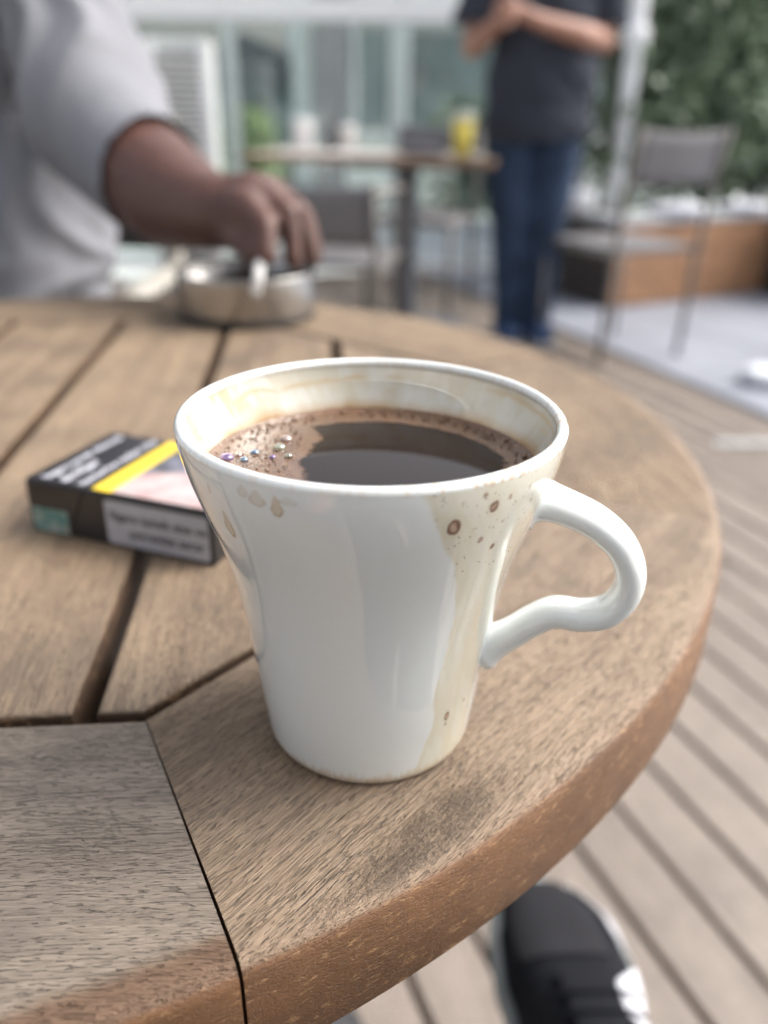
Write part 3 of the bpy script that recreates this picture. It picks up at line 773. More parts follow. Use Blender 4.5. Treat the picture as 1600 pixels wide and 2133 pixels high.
# ------------------------------------------------------------ people
def skin(name, col, dk=.6):
    t = NT(name); o = t.objc(); n1 = t.noise(o, 25, 4, .6)
    c_ = t.mix(t.smooth(n1, .3, .7), tuple(v * dk for v in col), col)
    t.bsdf(c_, .5, t.bump(t.noise(o, 500, 2), .15, .0006), Subsurface_Weight=.08, Subsurface_Radius=(.01, .004, .002), Subsurface_Scale=.5)
    return t.m
def fabric(name, col, var=.1, bs=900, rough=.85, sheen=0.0):
    t = NT(name); o = t.objc(); n1 = t.noise(o, 9, 4, .6); n2 = t.noise(o, bs, 2, .7)
    c_ = t.mix(t.smooth(n1, .3, .7), tuple(v * (1 - var) for v in col), col)
    c_ = t.mix(t.math('MULTIPLY', t.smooth(n2, .45, .7), .25), c_, tuple(min(1, v * 1.5) for v in col))
    t.bsdf(c_, rough, t.bump(n2, .2, .001), Sheen_Weight=sheen, Sheen_Roughness=.5, Specular_IOR_Level=.25); return t.m
def face(chains_head, head_c, fw, side_v, up, s, skin_m, hair_m, parent, hair=True, ells=None): pass

def head_parts(hc, f, s=1.0):
    """ellipsoids and chains of a head with face, looking along f; returns (ellipsoids, chains)"""
    f = Vector(f).normalized(); r = f.cross(Vector((0, 0, 1))).normalized(); u = Vector((0, 0, 1)); hc = Vector(hc)
    P = lambda a, b, c: tuple(hc + r * a * s + f * b * s + u * c * s)
    ell = [(P(0, -.012, .03), (.075 * s, .092 * s, .085 * s) if abs(f.y) > abs(f.x) else (.092 * s, .075 * s, .085 * s)), (P(0, .012, -.035), (.06 * s, .07 * s, .075 * s))]
    ch = [[(P(0, .085, .02), .010 * s), (P(0, .098, -.012), .013 * s), (P(0, .105, -.022), .013 * s)],          # nose
          [(P(-.022, .077, -.055), .009 * s), (P(0, .084, -.055), .010 * s), (P(.022, .077, -.055), .009 * s)],    # mouth
          [(P(-.04, .073, .032), .010 * s), (P(-.015, .084, .034), .009 * s)], [(P(.04, .073, .032), .010 * s), (P(.015, .084, .034), .009 * s)],
          [(P(0, .072, -.09), .018 * s), (P(0, .06, -.095), .02 * s)],
          [(P(-.078, -.01, .02), .010 * s), (P(-.08, -.008, -.015), .009 * s)], [(P(.078, -.01, .02), .010 * s), (P(.08, -.008, -.015), .009 * s)]]
    return ell, ch, P
def hand(Wr, K, up=None): pass
def fingers(knuckles, tips, mids, radii):
    return [[(k, r), (m_, r * .93), (t_, r * .82)] for k, m_, t_, r in zip(knuckles, mids, tips, radii)]

# ---- seated man on the far left, his left arm reaching to the ashtray
M_skin_d = skin('dark_brown_skin', (.105, .046, .034), .7)
M_tee = fabric('grey_cotton', (.212, .215, .236))
man = thing('person', 'seated man in a loose light grey t-shirt holding a cigarette over the ashtray', 'person', (-.58, 1.10, 0))
OX, OY = -.58, 1.10
def L(x, y, z): return (x - OX, y - OY, z)
S_ = (-.385, 1.13, 1.07); E_ = (-.290, .955, .862); W_ = (-.158, .768, .822)
ell, chd, Pf = head_parts(L(-.60, 1.13, 1.42), (.35, -1, -.12))
chains = [
    [(L(-.60, 1.17, 1.12), .062), (L(-.60, 1.15, 1.30), .058)],
    [(L(*S_), .058), (L(-.345, 1.04, .96), .052), (L(-.292, .955, .858), .053), (L(-.247, .887, .8375), .0550), (L(-.205, .825, .824), .049), (L(-.168, .775, .819), .036), (L(-.145, .750, .819), .032)],
    [(L(-.60, 1.16, 1.08), .10), (L(*S_), .062)], [(L(-.60, 1.16, 1.08), .10), (L(-.80, 1.15, 1.06), .062)],
    [(L(-.80, 1.15, 1.06), .056), (L(-.86, 1.07, .84), .045), (L(-.76, .90, .80), .036), (L(-.72, .86, .79), .028)],
    [(L(-.50, 1.08, .52), .085), (L(-.45, .72, .53), .068), (L(-.44, .66, .50), .058), (L(-.45, .70, .28), .052), (L(-.45, .74, .10), .036)],
    [(L(-.70, 1.08, .52), .085), (L(-.76, .74, .53), .068), (L(-.77, .67, .50), .058), (L(-.77, .70, .28), .052), (L(-.77, .73, .10), .036)],
    # left hand: palm
    [(L(-.142, .752, .826), .024), (L(-.116, .735, .834), .0205), (L(-.104, .752, .832), .018)],
    [(L(-.142, .748, .822), .022), (L(-.118, .712, .826), .018)],
    [(L(-.138, .765, .820), .020), (L(-.100, .765, .826), .016)],
]
chains += chd
kn = [(-.116, .708, .830), (-.105, .728, .838), (-.098, .750, .836), (-.095, .770, .828)]
md_ = [(-.098, .680, .818), (-.082, .704, .824), (-.076, .732, .824), (-.074, .757, .818)]
tp = [(-.0965, .668, .795), (-.078, .694, .788), (-.066, .726, .784), (-.064, .752, .786)]
for k_i, m_i, t_i, r_i in zip(kn, md_, tp, (.0098, .0100, .0094, .0084)):
    chains.append([(L(*k_i), r_i * 1.08), (L(*m_i), r_i), (L(*t_i), r_i * .84)])
chains.append([(L(-.140, .738, .812), .0150), (L(-.122, .702, .802), .0118), (L(-.1065, .674, .797), .0098)])
# right hand resting
for q_ in range(4): chains.append([(L(-.715 + q_ * .018, .845, .79), .009), (L(-.70 + q_ * .018, .80, .785), .0085), (L(-.695 + q_ * .016, .775, .775), .0075)])
chains.append([(L(-.70, .85, .79), .011), (L(-.67, .82, .785), .009)])
ell2 = ell + [(L(-.60, 1.15, .92), (.155, .115, .22)), (L(-.60, 1.12, .66), (.165, .135, .16)), (L(-.718, .85, .79), (.036, .045, .016))]
organic('body', chains, .0042, M_skin_d, man, 4, ell=ell2)
def cloth_folds(seed, amp=.006, d1=(2.0, 1.0, 9.0)):
    def f(co, no):
        out = np.zeros(len(co)); off = seed * 3.1
        for i, c in enumerate(co):
            x, y, z = float(c[0]), float(c[1]), float(c[2])
            wv = mnoise.noise(Vector((x * 4 + off, y * 4, z * 4)))
            a = mnoise.noise(Vector(((x + z * .55) * 16 + wv * 2.5 + off, (y) * 9, (z - x * .5) * 4.5)))
            b = mnoise.noise(Vector((x * 7 + off, y * 7, z * 5 + wv)))
            k = 1.0
            if seed == 1.0: k = .03 + .97 * min(1.0, max(0.0, (math.dist((x, y, z), (.344, -.224, .846)) - .085) / .06))
            out[i] = amp * k * ((1 - abs(a) * 2.4) * .75 + b * .9)
        return out
    return f
Hm = Vector(L(-.230, .869, .846)); hd = (Vector(L(-.195, .822, .828)) - Vector(L(*E_))).normalized(); hd = Vector((.70, -.62, -.10)).normalized()
sl = [[(L(-.43, 1.14, 1.10), .078), (L(-.372, 1.075, 1.01), .066), (L(-.318, .985, .90), .062), (L(-.270, .921, .848), .0600), (L(-.205, .830, .826), .0580)],
      [(L(-.78, 1.14, 1.09), .078), (L(-.85, 1.08, .93), .066), (L(-.86, 1.05, .84), .062), (L(-.84, 1.0, .80), .06)],
      [(L(-.60, 1.16, 1.13), .085), (L(-.42, 1.14, 1.10), .080)], [(L(-.60, 1.16, 1.13), .085), (L(-.78, 1.14, 1.09), .080)]]
se = [(L(-.62, 1.150, .95), (.180, .145, .24)), (L(-.61, 1.10, .73), (.240, .165, .20)), (L(-.60, 1.10, .60), (.245, .17, .12))]
def cutf(co):
    if co.x > .18 and (co - Hm).dot(hd) > 0.0 and co.z > .74: return True
    return False
organic('shirt', sl, .0062, M_tee, man, 8, disp=cloth_folds(1.0, .0210), cut=cutf, ell=se)
M_denim_d = fabric('dark_trousers', (.035, .038, .048))
organic('trousers', [[(L(-.50, 1.10, .53), .115), (L(-.45, .72, .54), .085), (L(-.44, .66, .50), .075), (L(-.45, .70, .28), .068), (L(-.45, .735, .07), .062)],
                     [(L(-.70, 1.10, .53), .115), (L(-.76, .74, .54), .085), (L(-.77, .67, .50), .075), (L(-.77, .70, .28), .068), (L(-.77, .725, .07), .062)]], .010, M_denim_d, man, 4)
M_hair = fabric('dark_hair', (.012, .010, .009), .3, 300)
hc_ = Pf(0, -.028, .048)
organic('hair', [], .006, M_hair, man, 3, ell=[(hc_, (.084, .092, .080))])
for sx_ in (-.44, -.76):
    MB().box(L(sx_, .66, .035), (.095, .26, .07), bevel=.02).build('shoe', M_denim_d, man, True)

# ---- standing man behind, arms bent, hands together at chest height
M_skin_m = skin('light_brown_skin', (.36, .18, .125), .8)
M_navy = fabric('navy_cotton', (.036, .041, .056))
M_jean = fabric('blue_denim', (.036, .060, .112), .45)
SX, SY = .575, 3.62
person2 = thing('person', 'standing man in a dark navy t-shirt and blue jeans with forearms raised', 'person', (SX, SY, 0))
ell, chd, Pf = head_parts((-.02, -.03, 1.66), (-.45, -1, -.25))
def pl(x, y, z): return (x, y, z)
el = (.235, -.02, 1.155); er = (-.265, -.02, 1.13)
chains = [
    [(pl(0, 0, 1.42), .062), (pl(-.01, -.01, 1.55), .058)],
    [(pl(0, 0, 1.38), .10), (pl(.20, .0, 1.41), .062)], [(pl(0, 0, 1.38), .10), (pl(-.20, .0, 1.41), .062)],
    [(pl(.21, 0, 1.40), .058), (pl(*el), .046), (pl(.12, -.15, 1.165), .043), (pl(-.06, -.23, 1.20), .030), (pl(-.10, -.24, 1.215), .028)],
    [(pl(-.21, 0, 1.40), .058), (pl(*er), .046), (pl(-.24, -.12, 1.15), .040), (pl(-.19, -.22, 1.20), .028)],
    [(pl(-.10, -.24, 1.215), .030), (pl(-.16, -.25, 1.225), .024)], [(pl(-.19, -.22, 1.20), .028), (pl(-.20, -.25, 1.23), .024)],
    [(pl(.09, 0, .90), .10), (pl(.085, -.015, .50), .060), (pl(.084, .02, .25), .048), (pl(.08, .02, .09), .036)],
    [(pl(-.09, 0, .90), .10), (pl(-.066, -.015, .50), .060), (pl(-.046, .02, .25), .048), (pl(-.036, .02, .09), .036)],
] + chd
for q_ in range(4):
    chains.append([(pl(-.16, -.262 + q_ * .006, 1.235 - q_ * .016), .0095), (pl(-.195, -.275, 1.24 - q_ * .018), .009), (pl(-.20, -.252, 1.245 - q_ * .018), .008)])
    chains.append([(pl(-.205, -.255, 1.235 - q_ * .016), .0095), (pl(-.18, -.285, 1.23 - q_ * .018), .009), (pl(-.15, -.285, 1.235 - q_ * .018), .008)])
chains.append([(pl(-.13, -.25, 1.24), .012), (pl(-.15, -.26, 1.262), .010), (pl(-.17, -.265, 1.27), .009)])
chains.append([(pl(-.20, -.24, 1.24), .012), (pl(-.19, -.26, 1.262), .010), (pl(-.175, -.27, 1.272), .009)])
organic('body', chains, .0075, M_skin_m, person2, 3, ell=ell + [((0, 0, 1.2), (.16, .11, .22)), ((0, 0, .98), (.16, .115, .14))])
def cut2(co): return (co.z < .80) or (co.x > .16 and co.z < 1.215 and co.y < .2) or (co.x < -.19 and co.z < 1.20)
organic('shirt', [[(pl(.18, 0, 1.42), .075), (pl(.235, 0, 1.30), .072), (pl(.255, -.01, 1.19), .074), (pl(.25, -.01, 1.12), .07)],
                  [(pl(-.18, 0, 1.42), .075), (pl(-.235, 0, 1.30), .072), (pl(-.28, -.01, 1.19), .07), (pl(-.28, -.01, 1.12), .07)],
                  [(pl(-.18, 0, 1.42), .085), (pl(.18, 0, 1.42), .085)]], .011, M_navy, person2, 5, disp=cloth_folds(4., .009),
        cut=lambda co: co.z < .80 + co.x * .12 or (abs(co.x) > .225 and co.z < 1.195), ell=[((.005, 0, 1.25), (.215, .14, .22)), ((.01, -.01, 1.02), (.214, .155, .25)), ((.01, -.01, .85), (.212, .155, .22))])
organic('jeans', [[(pl(.085, 0, .92), .118), (pl(.09, -.01, .70), .100), (pl(.085, -.015, .50), .082), (pl(.085, .02, .25), .070), (pl(.08, .02, .06), .068)],
                  [(pl(-.085, 0, .92), .118), (pl(-.088, -.01, .70), .100), (pl(-.065, -.015, .50), .080), (pl(-.045, .02, .25), .070), (pl(-.035, .02, .06), .068)]], .011, M_jean, person2, 4, disp=cloth_folds(7., .006))
MB().box((.005, -.145, .83), (.05, .012, .03), bevel=.003).build('belt_buckle', M_steel, person2)
organic('hair', [], .01, M_hair, person2, 2, ell=[(Pf(0, -.028, .048), (.086, .094, .082))])
for sx_, sy_ in ((.09, -.04), (-.05, -.03)):
    so_ = MB().box((sx_, sy_, .045), (.10, .27, .07), bevel=.028).build('shoe', plain('blue_canvas', (.03, .06, .14), .7), person2, True)
    MB().box((sx_, sy_, .011), (.108, .285, .022), bevel=.009).build('sole', plain('pale_rubber', (.45, .45, .44), .6), so_, True)

# ---- the photographer's own side of the table: seated figure whose shoe enters the picture
ph_ = thing('person', 'seated person with crossed legs whose raised black trainer shows below the table', 'person', (.05, -.50, 0))
M_black = fabric('black_cotton', (.018, .018, .021))
px_, py_ = .05, -.50
def Q(x, y, z): return (x - px_, y - py_, z)
ell, chd, Pf = head_parts(Q(.0, -.42, 1.28), (0, 1, -.3))
chains = [[(Q(.0, -.50, 1.0), .062), (Q(.0, -.45, 1.15), .058)],
          [(Q(0, -.50, .98), .09), (Q(.19, -.48, .97), .06)], [(Q(0, -.50, .98), .09), (Q(-.19, -.48, .97), .06)],
          [(Q(.19, -.48, .97), .056), (Q(.26, -.36, .72), .046), (Q(.18, -.18, .60), .034), (Q(.17, -.14, .59), .028)],
          [(Q(-.19, -.48, .97), .056), (Q(-.26, -.36, .72), .046), (Q(-.18, -.18, .60), .034), (Q(-.17, -.14, .59), .028)],
          [(Q(.09, -.45, .52), .09), (Q(.16, -.04, .605), .062), (Q(.158, .0, .58), .055), (Q(.152, .11, .47), .048), (Q(.148, .205, .355), .036)],
          [(Q(-.09, -.45, .50), .09), (Q(.03, -.02, .47), .062), (Q(.03, .02, .44), .055), (Q(.02, .03, .26), .048), (Q(.02, .04, .10), .036)]] + chd
for sgn in (1, -1):
    for q_ in range(4): chains.append([(Q(sgn * .17 + q_ * .016 - .024, -.13, .59), .0095), (Q(sgn * .17 + q_ * .018 - .028, -.085, .585), .009), (Q(sgn * .17 + q_ * .018 - .028, -.06, .572), .008)])
    chains.append([(Q(sgn * .14, -.15, .59), .011), (Q(sgn * .12, -.12, .58), .0095)])
organic('body', chains, .008, M_skin_m, ph_, 3, ell=ell + [(Q(0, -.48, .80), (.15, .11, .22)), (Q(.17, -.135, .59), (.04, .045, .017)), (Q(-.17, -.135, .59), (.04, .045, .017))])
organic('shirt', [[(Q(.16, -.48, 1.0), .078), (Q(.24, -.40, .82), .066), (Q(.25, -.36, .74), .06)], [(Q(-.16, -.48, 1.0), .078), (Q(-.24, -.40, .82), .066), (Q(-.25, -.36, .74), .06)]], .012, M_black, ph_, 5,
        disp=cloth_folds(2., .006), ell=[(Q(0, -.49, .86), (.20, .14, .22)), (Q(0, -.47, .66), (.19, .16, .18))])
organic('trousers', [[(Q(.09, -.45, .53), .11), (Q(.16, -.04, .605), .076), (Q(.158, .0, .58), .068), (Q(.152, .11, .47), .058), (Q(.149, .185, .385), .050)],
                     [(Q(-.09, -.45, .51), .11), (Q(.03, -.02, .465), .074), (Q(.03, .02, .44), .066), (Q(.02, .03, .26), .060), (Q(.02, .04, .09), .057)]], .011, M_black, ph_, 4)
organic('hair', [], .01, M_hair, ph_, 2, ell=[(Pf(0, -.028, .048), (.086, .094, .082))])
MB().box(Q(.02, .11, .04), (.10, .29, .08), bevel=.025).build('shoe', M_black, ph_, True)
# trainer, lofted: s along the foot 0 heel .. 1 toe, phi around (0 = right side, 90 = top)
sh = bpy.data.objects.new('shoe', None); C.objects.link(sh); sh.parent = ph_
sh.location = Q(.150, .200, .282); sh.rotation_euler = (R(-3), 0, R(1.5)); sh['label'] = 'black trainer with grey toe panel and white side stripe'
SL = .305
def shoe_pt(s, phi, grow=0.0):
    cx = np.interp(s, [0, .3, .6, .85, 1], [0, -.002, .006, .004, -.006])
    w = np.interp(s, [0, .03, .12, .3, .5, .68, .82, .92, .97, 1], [.004, .022, .034, .037, .042, .050, .047, .036, .024, .003])
    h = np.interp(s, [0, .03, .15, .3, .42, .6, .75, .88, .96, 1], [.05, .075, .092, .100, .094, .068, .055, .046, .037, .022])
    c, s2 = math.cos(phi), math.sin(phi)
    e = .72
    x = cx + (w + grow) * math.copysign(abs(c) ** e, c)
    z = .020 + max(0, (h - .020 + grow)) * (abs(s2) ** .85)
    return (x, s * SL, z)
def shoe_patch(name, s0, s1, p0, p1, mat, grow=0., ns=40, np_=40):
    P = np.zeros((ns, np_, 3))
    for i, s in enumerate(np.linspace(s0, s1, ns)):
        a0 = p0(s) if callable(p0) else p0; a1 = p1(s) if callable(p1) else p1
        for j, a in enumerate(np.linspace(R(a0), R(a1), np_)): P[i, j] = shoe_pt(s, a, grow)
    o = grid_mesh(name, P, mat, sh)
    if grow:
        md = o.modifiers.new('solid', 'SOLIDIFY'); md.thickness = .0016; md.offset = -1
    return o
M_mesh_b = fabric('black_knit', (.005, .006, .010), .2, 1500); M_suede = fabric('grey_suede', (.020, .020, .024), .2, 1200)
M_white_l = plain('white_leather', (.60, .61, .66), .45, .05); M_sole = plain('grey_rubber_sole', (.28, .31, .30), .6, .1)
shoe_patch('upper', 0.0, 1.0, 0, 180, M_mesh_b)
shoe_patch('toe_panel', .66, .965, lambda s: 66 - 30 * max(0, s - .9) + 40 * max(0, .74 - s), lambda s: 140 - 60 * max(0, .74 - s), M_suede, .0022)
shoe_patch('side_stripe', .70, .955, lambda s: 14, lambda s: 20 + 26 * math.sin(min(1, (s - .69) / .12) * 1.57), M_white_l, .003)
shoe_patch('side_patch', .36, .665, lambda s: 10, lambda s: 26 + 50 * math.sin((s - .35) / .32 * 3.14) + 2, M_white_l, .0035)
V = [];
for zz, gr in ((0, .001), (.004, .006), (.018, .0080), (.024, .004)):
    for i in range(60):
        s = i / 59; p_ = shoe_pt(s, 0, gr); V.append((p_[0], p_[1] * 1.01 - .002 + (gr if s > .5 else -gr) * 1.0, zz))
    for i in range(59, -1, -1):
        s = i / 59; p_ = shoe_pt(s, math.pi, gr); V.append((p_[0], p_[1] * 1.01 - .002 + (gr if s > .5 else -gr), zz))
Fq = [(k * 120 + i, k * 120 + (i + 1) % 120, (k + 1) * 120 + (i + 1) % 120, (k + 1) * 120 + i) for k in range(3) for i in range(120)]
Fq.append(tuple(range(120))[::-1]); Fq.append(tuple(range(360, 480)))
mesh_obj('sole', V, Fq, M_sole, sh)
shoe_patch('tongue', .33, .60, 74, 106, M_mesh_b, .006)
for i in range(3):
    s = .36 + i * .07
    pts = [shoe_pt(s + .012 * abs(math.cos(R(a))), R(a), .0085) for a in np.linspace(58, 122, 9)]
    MB().tube(pts, .0016, 8).build('lace', M_mesh_b, sh, True)

# ------------------------------------------------------------ chairs
def make_chair(label, loc, rotz, frame_m, seat_m, back_h=.86, arms=False, w_=.42, group='metal framed chairs on the terrace'):
    """faces local +Y"""
    ch = thing('chair', label, 'chair', loc, rotz, group)
    hw = w_ / 2; sz = .435
    MB().box((0, .0, sz), (w_ - .02, .42, .022), bevel=.009).build('seat', seat_m, ch, True)
    pts = [(hw * (u * 2 - 1), -.235 - .012 * math.cos(u * math.pi - math.pi / 2)) for u in np.linspace(0, 1, 9)]
    z0, z1 = back_h - .19, back_h
    P = np.zeros((9, 5, 3))
    for i, (x, y) in enumerate(pts):
        for j, v in enumerate(np.linspace(0, 1, 5)): P[i, j] = (x * .97, y - .03 * v, z0 + (z1 - z0) * v - .012 * (1 - (x / hw) ** 2) * v)
    b = grid_mesh('backrest', P, seat_m, ch); md = b.modifiers.new('solid', 'SOLIDIFY'); md.thickness = .008
    for sx in (-1, 1):
        MB().tube([(sx * hw, -.20, 0), (sx * hw, -.215, sz), (sx * hw, -.235, z0), (sx * hw, -.27, z1 + .004)], .0115, 10).build('rear_leg', frame_m, ch, True)
        MB().tube([(sx * hw, .20, 0), (sx * hw, .20, sz - .006)] if not arms else [(sx * hw, .20, 0), (sx * hw, .20, .62), (sx * hw, .17, .655)], .0115, 10).build('front_leg', frame_m, ch, True)
        if arms: MB().tube([(sx * hw, .19, .65), (sx * hw, 0, .665), (sx * hw, -.22, .66)], [(.022, .012)] * 3, 10).build('armrest', frame_m, ch, True)
        MB().tube([(sx * hw, -.21, sz - .012), (sx * hw, .20, sz - .012)], .010, 8).build('side_rail', frame_m, ch, True)
    MB().tube([(-hw, .20, sz - .012), (hw, .20, sz - .012)], .010, 8).build('front_rail', frame_m, ch, True)
    return ch
M_ch = plain('taupe_frame', (.16, .15, .14), .45, .1, 20, Metallic=.2); M_chs = fabric('grey_sling', (.17, .165, .172), .1, 500)
M_chl = plain('sand_frame', (.36, .34, .30), .5, .1); M_chd = plain('charcoal_weave', (.05, .055, .055), .7, .2)
fang = math.atan2(.89, -.45) - math.pi / 2
make_chair('grey sling chair standing alone in front of the wooden planter', (.94, 3.47, 0), fang, M_ch, M_chs)
make_chair('low grey chair right behind the hand, tucked under the far table', (-.20, 3.05, 0), R(-12), M_ch, M_chs, .69, True)
make_chair('dark backed chair at the left end of the far table', (-.74, 3.80, 0), R(-60), M_ch, M_chd, .86)
make_chair('chair at the far side of the background table, half hidden by its legs', (.16, 4.25, 0), R(160), M_ch, M_chs, .84)
make_chair('sand coloured armchair carrying the man in the grey t-shirt', (-.60, 1.16, 0), R(180), M_chl, M_chd, .88, True, .50, group=None)

# ------------------------------------------------------------ far table and what stands on it
ft_c = Vector((-.0, 3.80)); fa_ = math.atan2(.3, -.95) + math.pi
ft = thing('cafe_table', 'rectangular cafe table behind, brown edged top on grey legs', 'table', (-.04, 3.77, 0), math.atan2(-.22, 1.0))
M_ftop = wood('far_table_wood', (.50, .43, .35), (.40, .33, .26), (.3, .25, .2), (.26, .15, .09), pore_amt=.3)
for i in range(6): MB().box((0, -.275 + i * .11, .728), (1.02, .107, .026), bevel=.004).build('top_board', M_ftop, ft)
for sx in (.12,):
    MB().box((sx, 0, .37), (.085, .085, .70), bevel=.006).build('column', plain('slate_paint', (.10, .11, .13), .5), ft)
    MB().box((sx, 0, .70), (.50, .06, .03), bevel=.004).build('bracket', plain('slate_paint', (.10, .11, .13), .5), ft)
    MB().box((sx, 0, .012), (.46, .46, .024), bevel=.006).build('base_plate', plain('slate_paint', (.10, .11, .13), .5), ft)
FT = .7415
M_clear = NT('clear_plastic'); tt = M_clear
gl = tt.n('BsdfGlossy', Roughness=.05); tr = tt.n('BsdfTransparent'); tr.inputs[0].default_value = (.93, .95, .95, 1)
mx = tt.n('MixShader'); mx.inputs[0].default_value = .18; tt.t.links.new(tr.outputs[0], mx.inputs[1]); tt.t.links.new(gl.outputs[0], mx.inputs[2]); tt.t.links.new(mx.outputs[0], tt.out.inputs[0]); M_clear = tt.m
yc = thing('juice_cup', 'clear plastic cup of bright yellow juice on the far table corner', 'cup', (.275, 3.42, FT)); yc.scale = (1.12, 1.12, 1.12)
MB().lathe([(.026, 0), (.028, .002), (.043, .145), (.0435, .150), (.041, .150), (.027, .004)], seg=32, capped=False).build('cup_wall', M_clear, yc, True)
MB().lathe([(.001, .003), (.0268, .004), (.040, .118), (.001, .118)], seg=32, capped=False).build('juice', plain('yellow_juice', (.92, .68, .03), .3, .15, 40), yc, True)
MB().lathe([(.001, .119), (.0402, .119), (.042, .139), (.001, .143)], seg=32, capped=False).build('froth', plain('pale_froth', (.85, .84, .66), .7), yc, True)
M_paper = plain('white_paper', (.74, .72, .72), .8, .05)
def paper_cup(label, x, y, s=1.0):
    c_ = thing('paper_cup', label, 'cup', (x, y, FT))
    MB().lathe([(.027 * s, 0), (.038 * s, .095 * s), (.0395 * s, .097 * s), (.0365 * s, .097 * s), (.026 * s, .003)], seg=32, capped=False).build('cup_wall', M_paper, c_, True)
    MB().lathe([(.0400 * s, .094 * s), (.0405 * s, .100 * s), (.036 * s, .106 * s), (.001, .106 * s)], seg=32, capped=False).build('cup_lid', plain('white_plastic', (.8, .8, .8), .4), c_, True)
paper_cup('left of the two white paper cups on the far table', -.375, 3.85, 1.15)
paper_cup('white paper cup just right of the dark sauce bottle', -.185, 3.90, .95)
bt = thing('sauce_bottle', 'small dark bottle between two white paper cups on the far table', 'bottle', (-.255, 3.85, FT))
MB().lathe([(.020, 0), (.021, .004), (.021, .075), (.012, .098), (.010, .102)], seg=24).build('bottle_body', plain('dark_glass', (.03, .025, .03), .15), bt, True)
MB().lathe([(.012, .102), (.012, .120), (.010, .122)], seg=24).build('cap', plain('brown_cap', (.10, .06, .05), .5), bt, True)
sh_o = MB().box((-.14, 3.66, FT + .003), (.30, .20, .004), rotz=R(-20), bevel=.0015).build('paper_sheet', M_paper); tag(sh_o, 'large white paper sheet spread on the far table', 'paper')
sh_o = MB().box((-.38, 3.72, FT + .003), (.16, .13, .004), rotz=R(15), bevel=.0015).build('napkin', M_paper); tag(sh_o, 'small white napkin at the left end of the far table', 'napkin')
pb = organic('bag', [], .008, plain('grey_leather', (.13, .12, .135), .6), None, 3, ell=[((.115, 3.64, FT + .020), (.10, .06, .019)), ((.17, 3.60, FT + .014), (.06, .04, .013))], disp=cloth_folds(5, .003)); tag(pb, 'flat grey pouch lying on the far table left of the yellow cup', 'pouch')

# ------------------------------------------------------------ planter, hedge, posts, wind screen
pa_ = math.atan2(.46, .888)
pt = thing('planter', 'long wooden planter box with pale stone top edge and an end coloured dark for shade', 'planter', (1.143, 4.31, 0), pa_)
M_pl = wood('planter_wood', (.52, .29, .155), (.42, .22, .115), (.30, .16, .09), (.42, .22, .115), pore_amt=.2, side_fleck=(.5, .30, .16))
M_cop = plain('pale_stone', (.48, .49, .51), .6, .1, 8)
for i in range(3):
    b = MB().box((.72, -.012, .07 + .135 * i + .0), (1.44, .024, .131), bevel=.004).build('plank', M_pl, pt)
    MB().box((-.012, .30, .07 + .135 * i), (.024, .58, .131), bevel=.004).build('end_plank', plain('dark_wood_and_shaded_end', (.045, .035, .03), .6), pt)  # end planks coloured much darker, shade of the left side painted in
MB().box((.72, .02, .425), (1.50, .11, .03), bevel=.004).build('coping', M_cop, pt)
MB().box((.03, .33, .425), (.11, .50, .03), bevel=.004).build('coping', M_cop, pt)
MB().box((.74, .33, .19), (1.40, .50, .38)).build('soil', plain('soil', (.03, .022, .016), .95), pt)
# second dark planter past the corner at the right edge of the picture
dp = MB().box((2.62, 4.86, .235), (.90, .55, .47), rotz=pa_, bevel=.01).build('dark_planter', plain('dark_wood_and_shaded_end', (.045, .035, .03), .6))
tag(dp, 'dark stained planter at the right edge beside the orange wooden one', 'planter')
wp = thing('flower_pot', 'rounded white pot on the dark corner of the planter', 'pot', (1.00, 4.55, .442))
MB().lathe([(.04, 0), (.065, .02), (.078, .06), (.070, .10), (.055, .115), (.05, .115), (.06, .09), (.03, .05), (.001, .045)], seg=32, capped=False).build('pot_wall', plain('white_ceramic', (.8, .8, .82), .35), wp, True)
MB().lathe([(.001, .088), (.058, .09)], seg=24, capped=False).build('soil', plain('soil', (.03, .022, .016), .95), wp)
cushion = organic('cushion', [], .012, plain('pale_grey_cloth', (.62, .63, .68), .8), None, 3, ell=[((1.50, 4.50, .47), (.17, .09, .035))]); tag(cushion, 'pale grey cushion lying on the planter edge behind the chair', 'cushion')
cushion2 = organic('cushion', [], .012, plain('pale_grey_cloth', (.62, .63, .68), .8), None, 3, ell=[((1.93, 4.74, .468), (.15, .09, .03))]); tag(cushion2, 'pale grey cushion on the planter edge near the right border of the picture', 'cushion')

def leaf_mass(name, boxes, n, size, mat, parent=None, up=.3):
    """many small pointed leaves scattered through ellipsoids"""
    V = np.zeros((n, 4, 3)); k = 0
    wts = np.array([b[1][0] * b[1][1] * b[1][2] for b in boxes]) ** .7; wts /= wts.sum()
    idx = rng.choice(len(boxes), n, p=wts)
    d = rng.normal(size=(n, 3)); d /= np.linalg.norm(d, axis=1)[:, None]; rad = rng.random(n) ** .38
    cc = np.array([b[0] for b in boxes])[idx]; rr = np.array([b[1] for b in boxes])[idx]
    c0 = cc + d * rad[:, None] * rr
    ax = rng.normal(size=(n, 3)) + np.array([0, 0, -up]); ax /= np.linalg.norm(ax, axis=1)[:, None]
    nr = rng.normal(size=(n, 3)) * .8 + np.array([0, -.3, .8]); sd_ = np.cross(ax, nr); sd_ /= np.linalg.norm(sd_, axis=1)[:, None]
    s = size * (.6 + .8 * rng.random(n))[:, None]
    V[:, 0] = c0; V[:, 1] = c0 + ax * s * .5 + sd_ * s * .24; V[:, 2] = c0 + ax * s; V[:, 3] = c0 + ax * s * .5 - sd_ * s * .24
    return np_mesh(name, V.reshape(-1, 3), np.arange(n * 4).reshape(-1, 4), mat, parent, False)
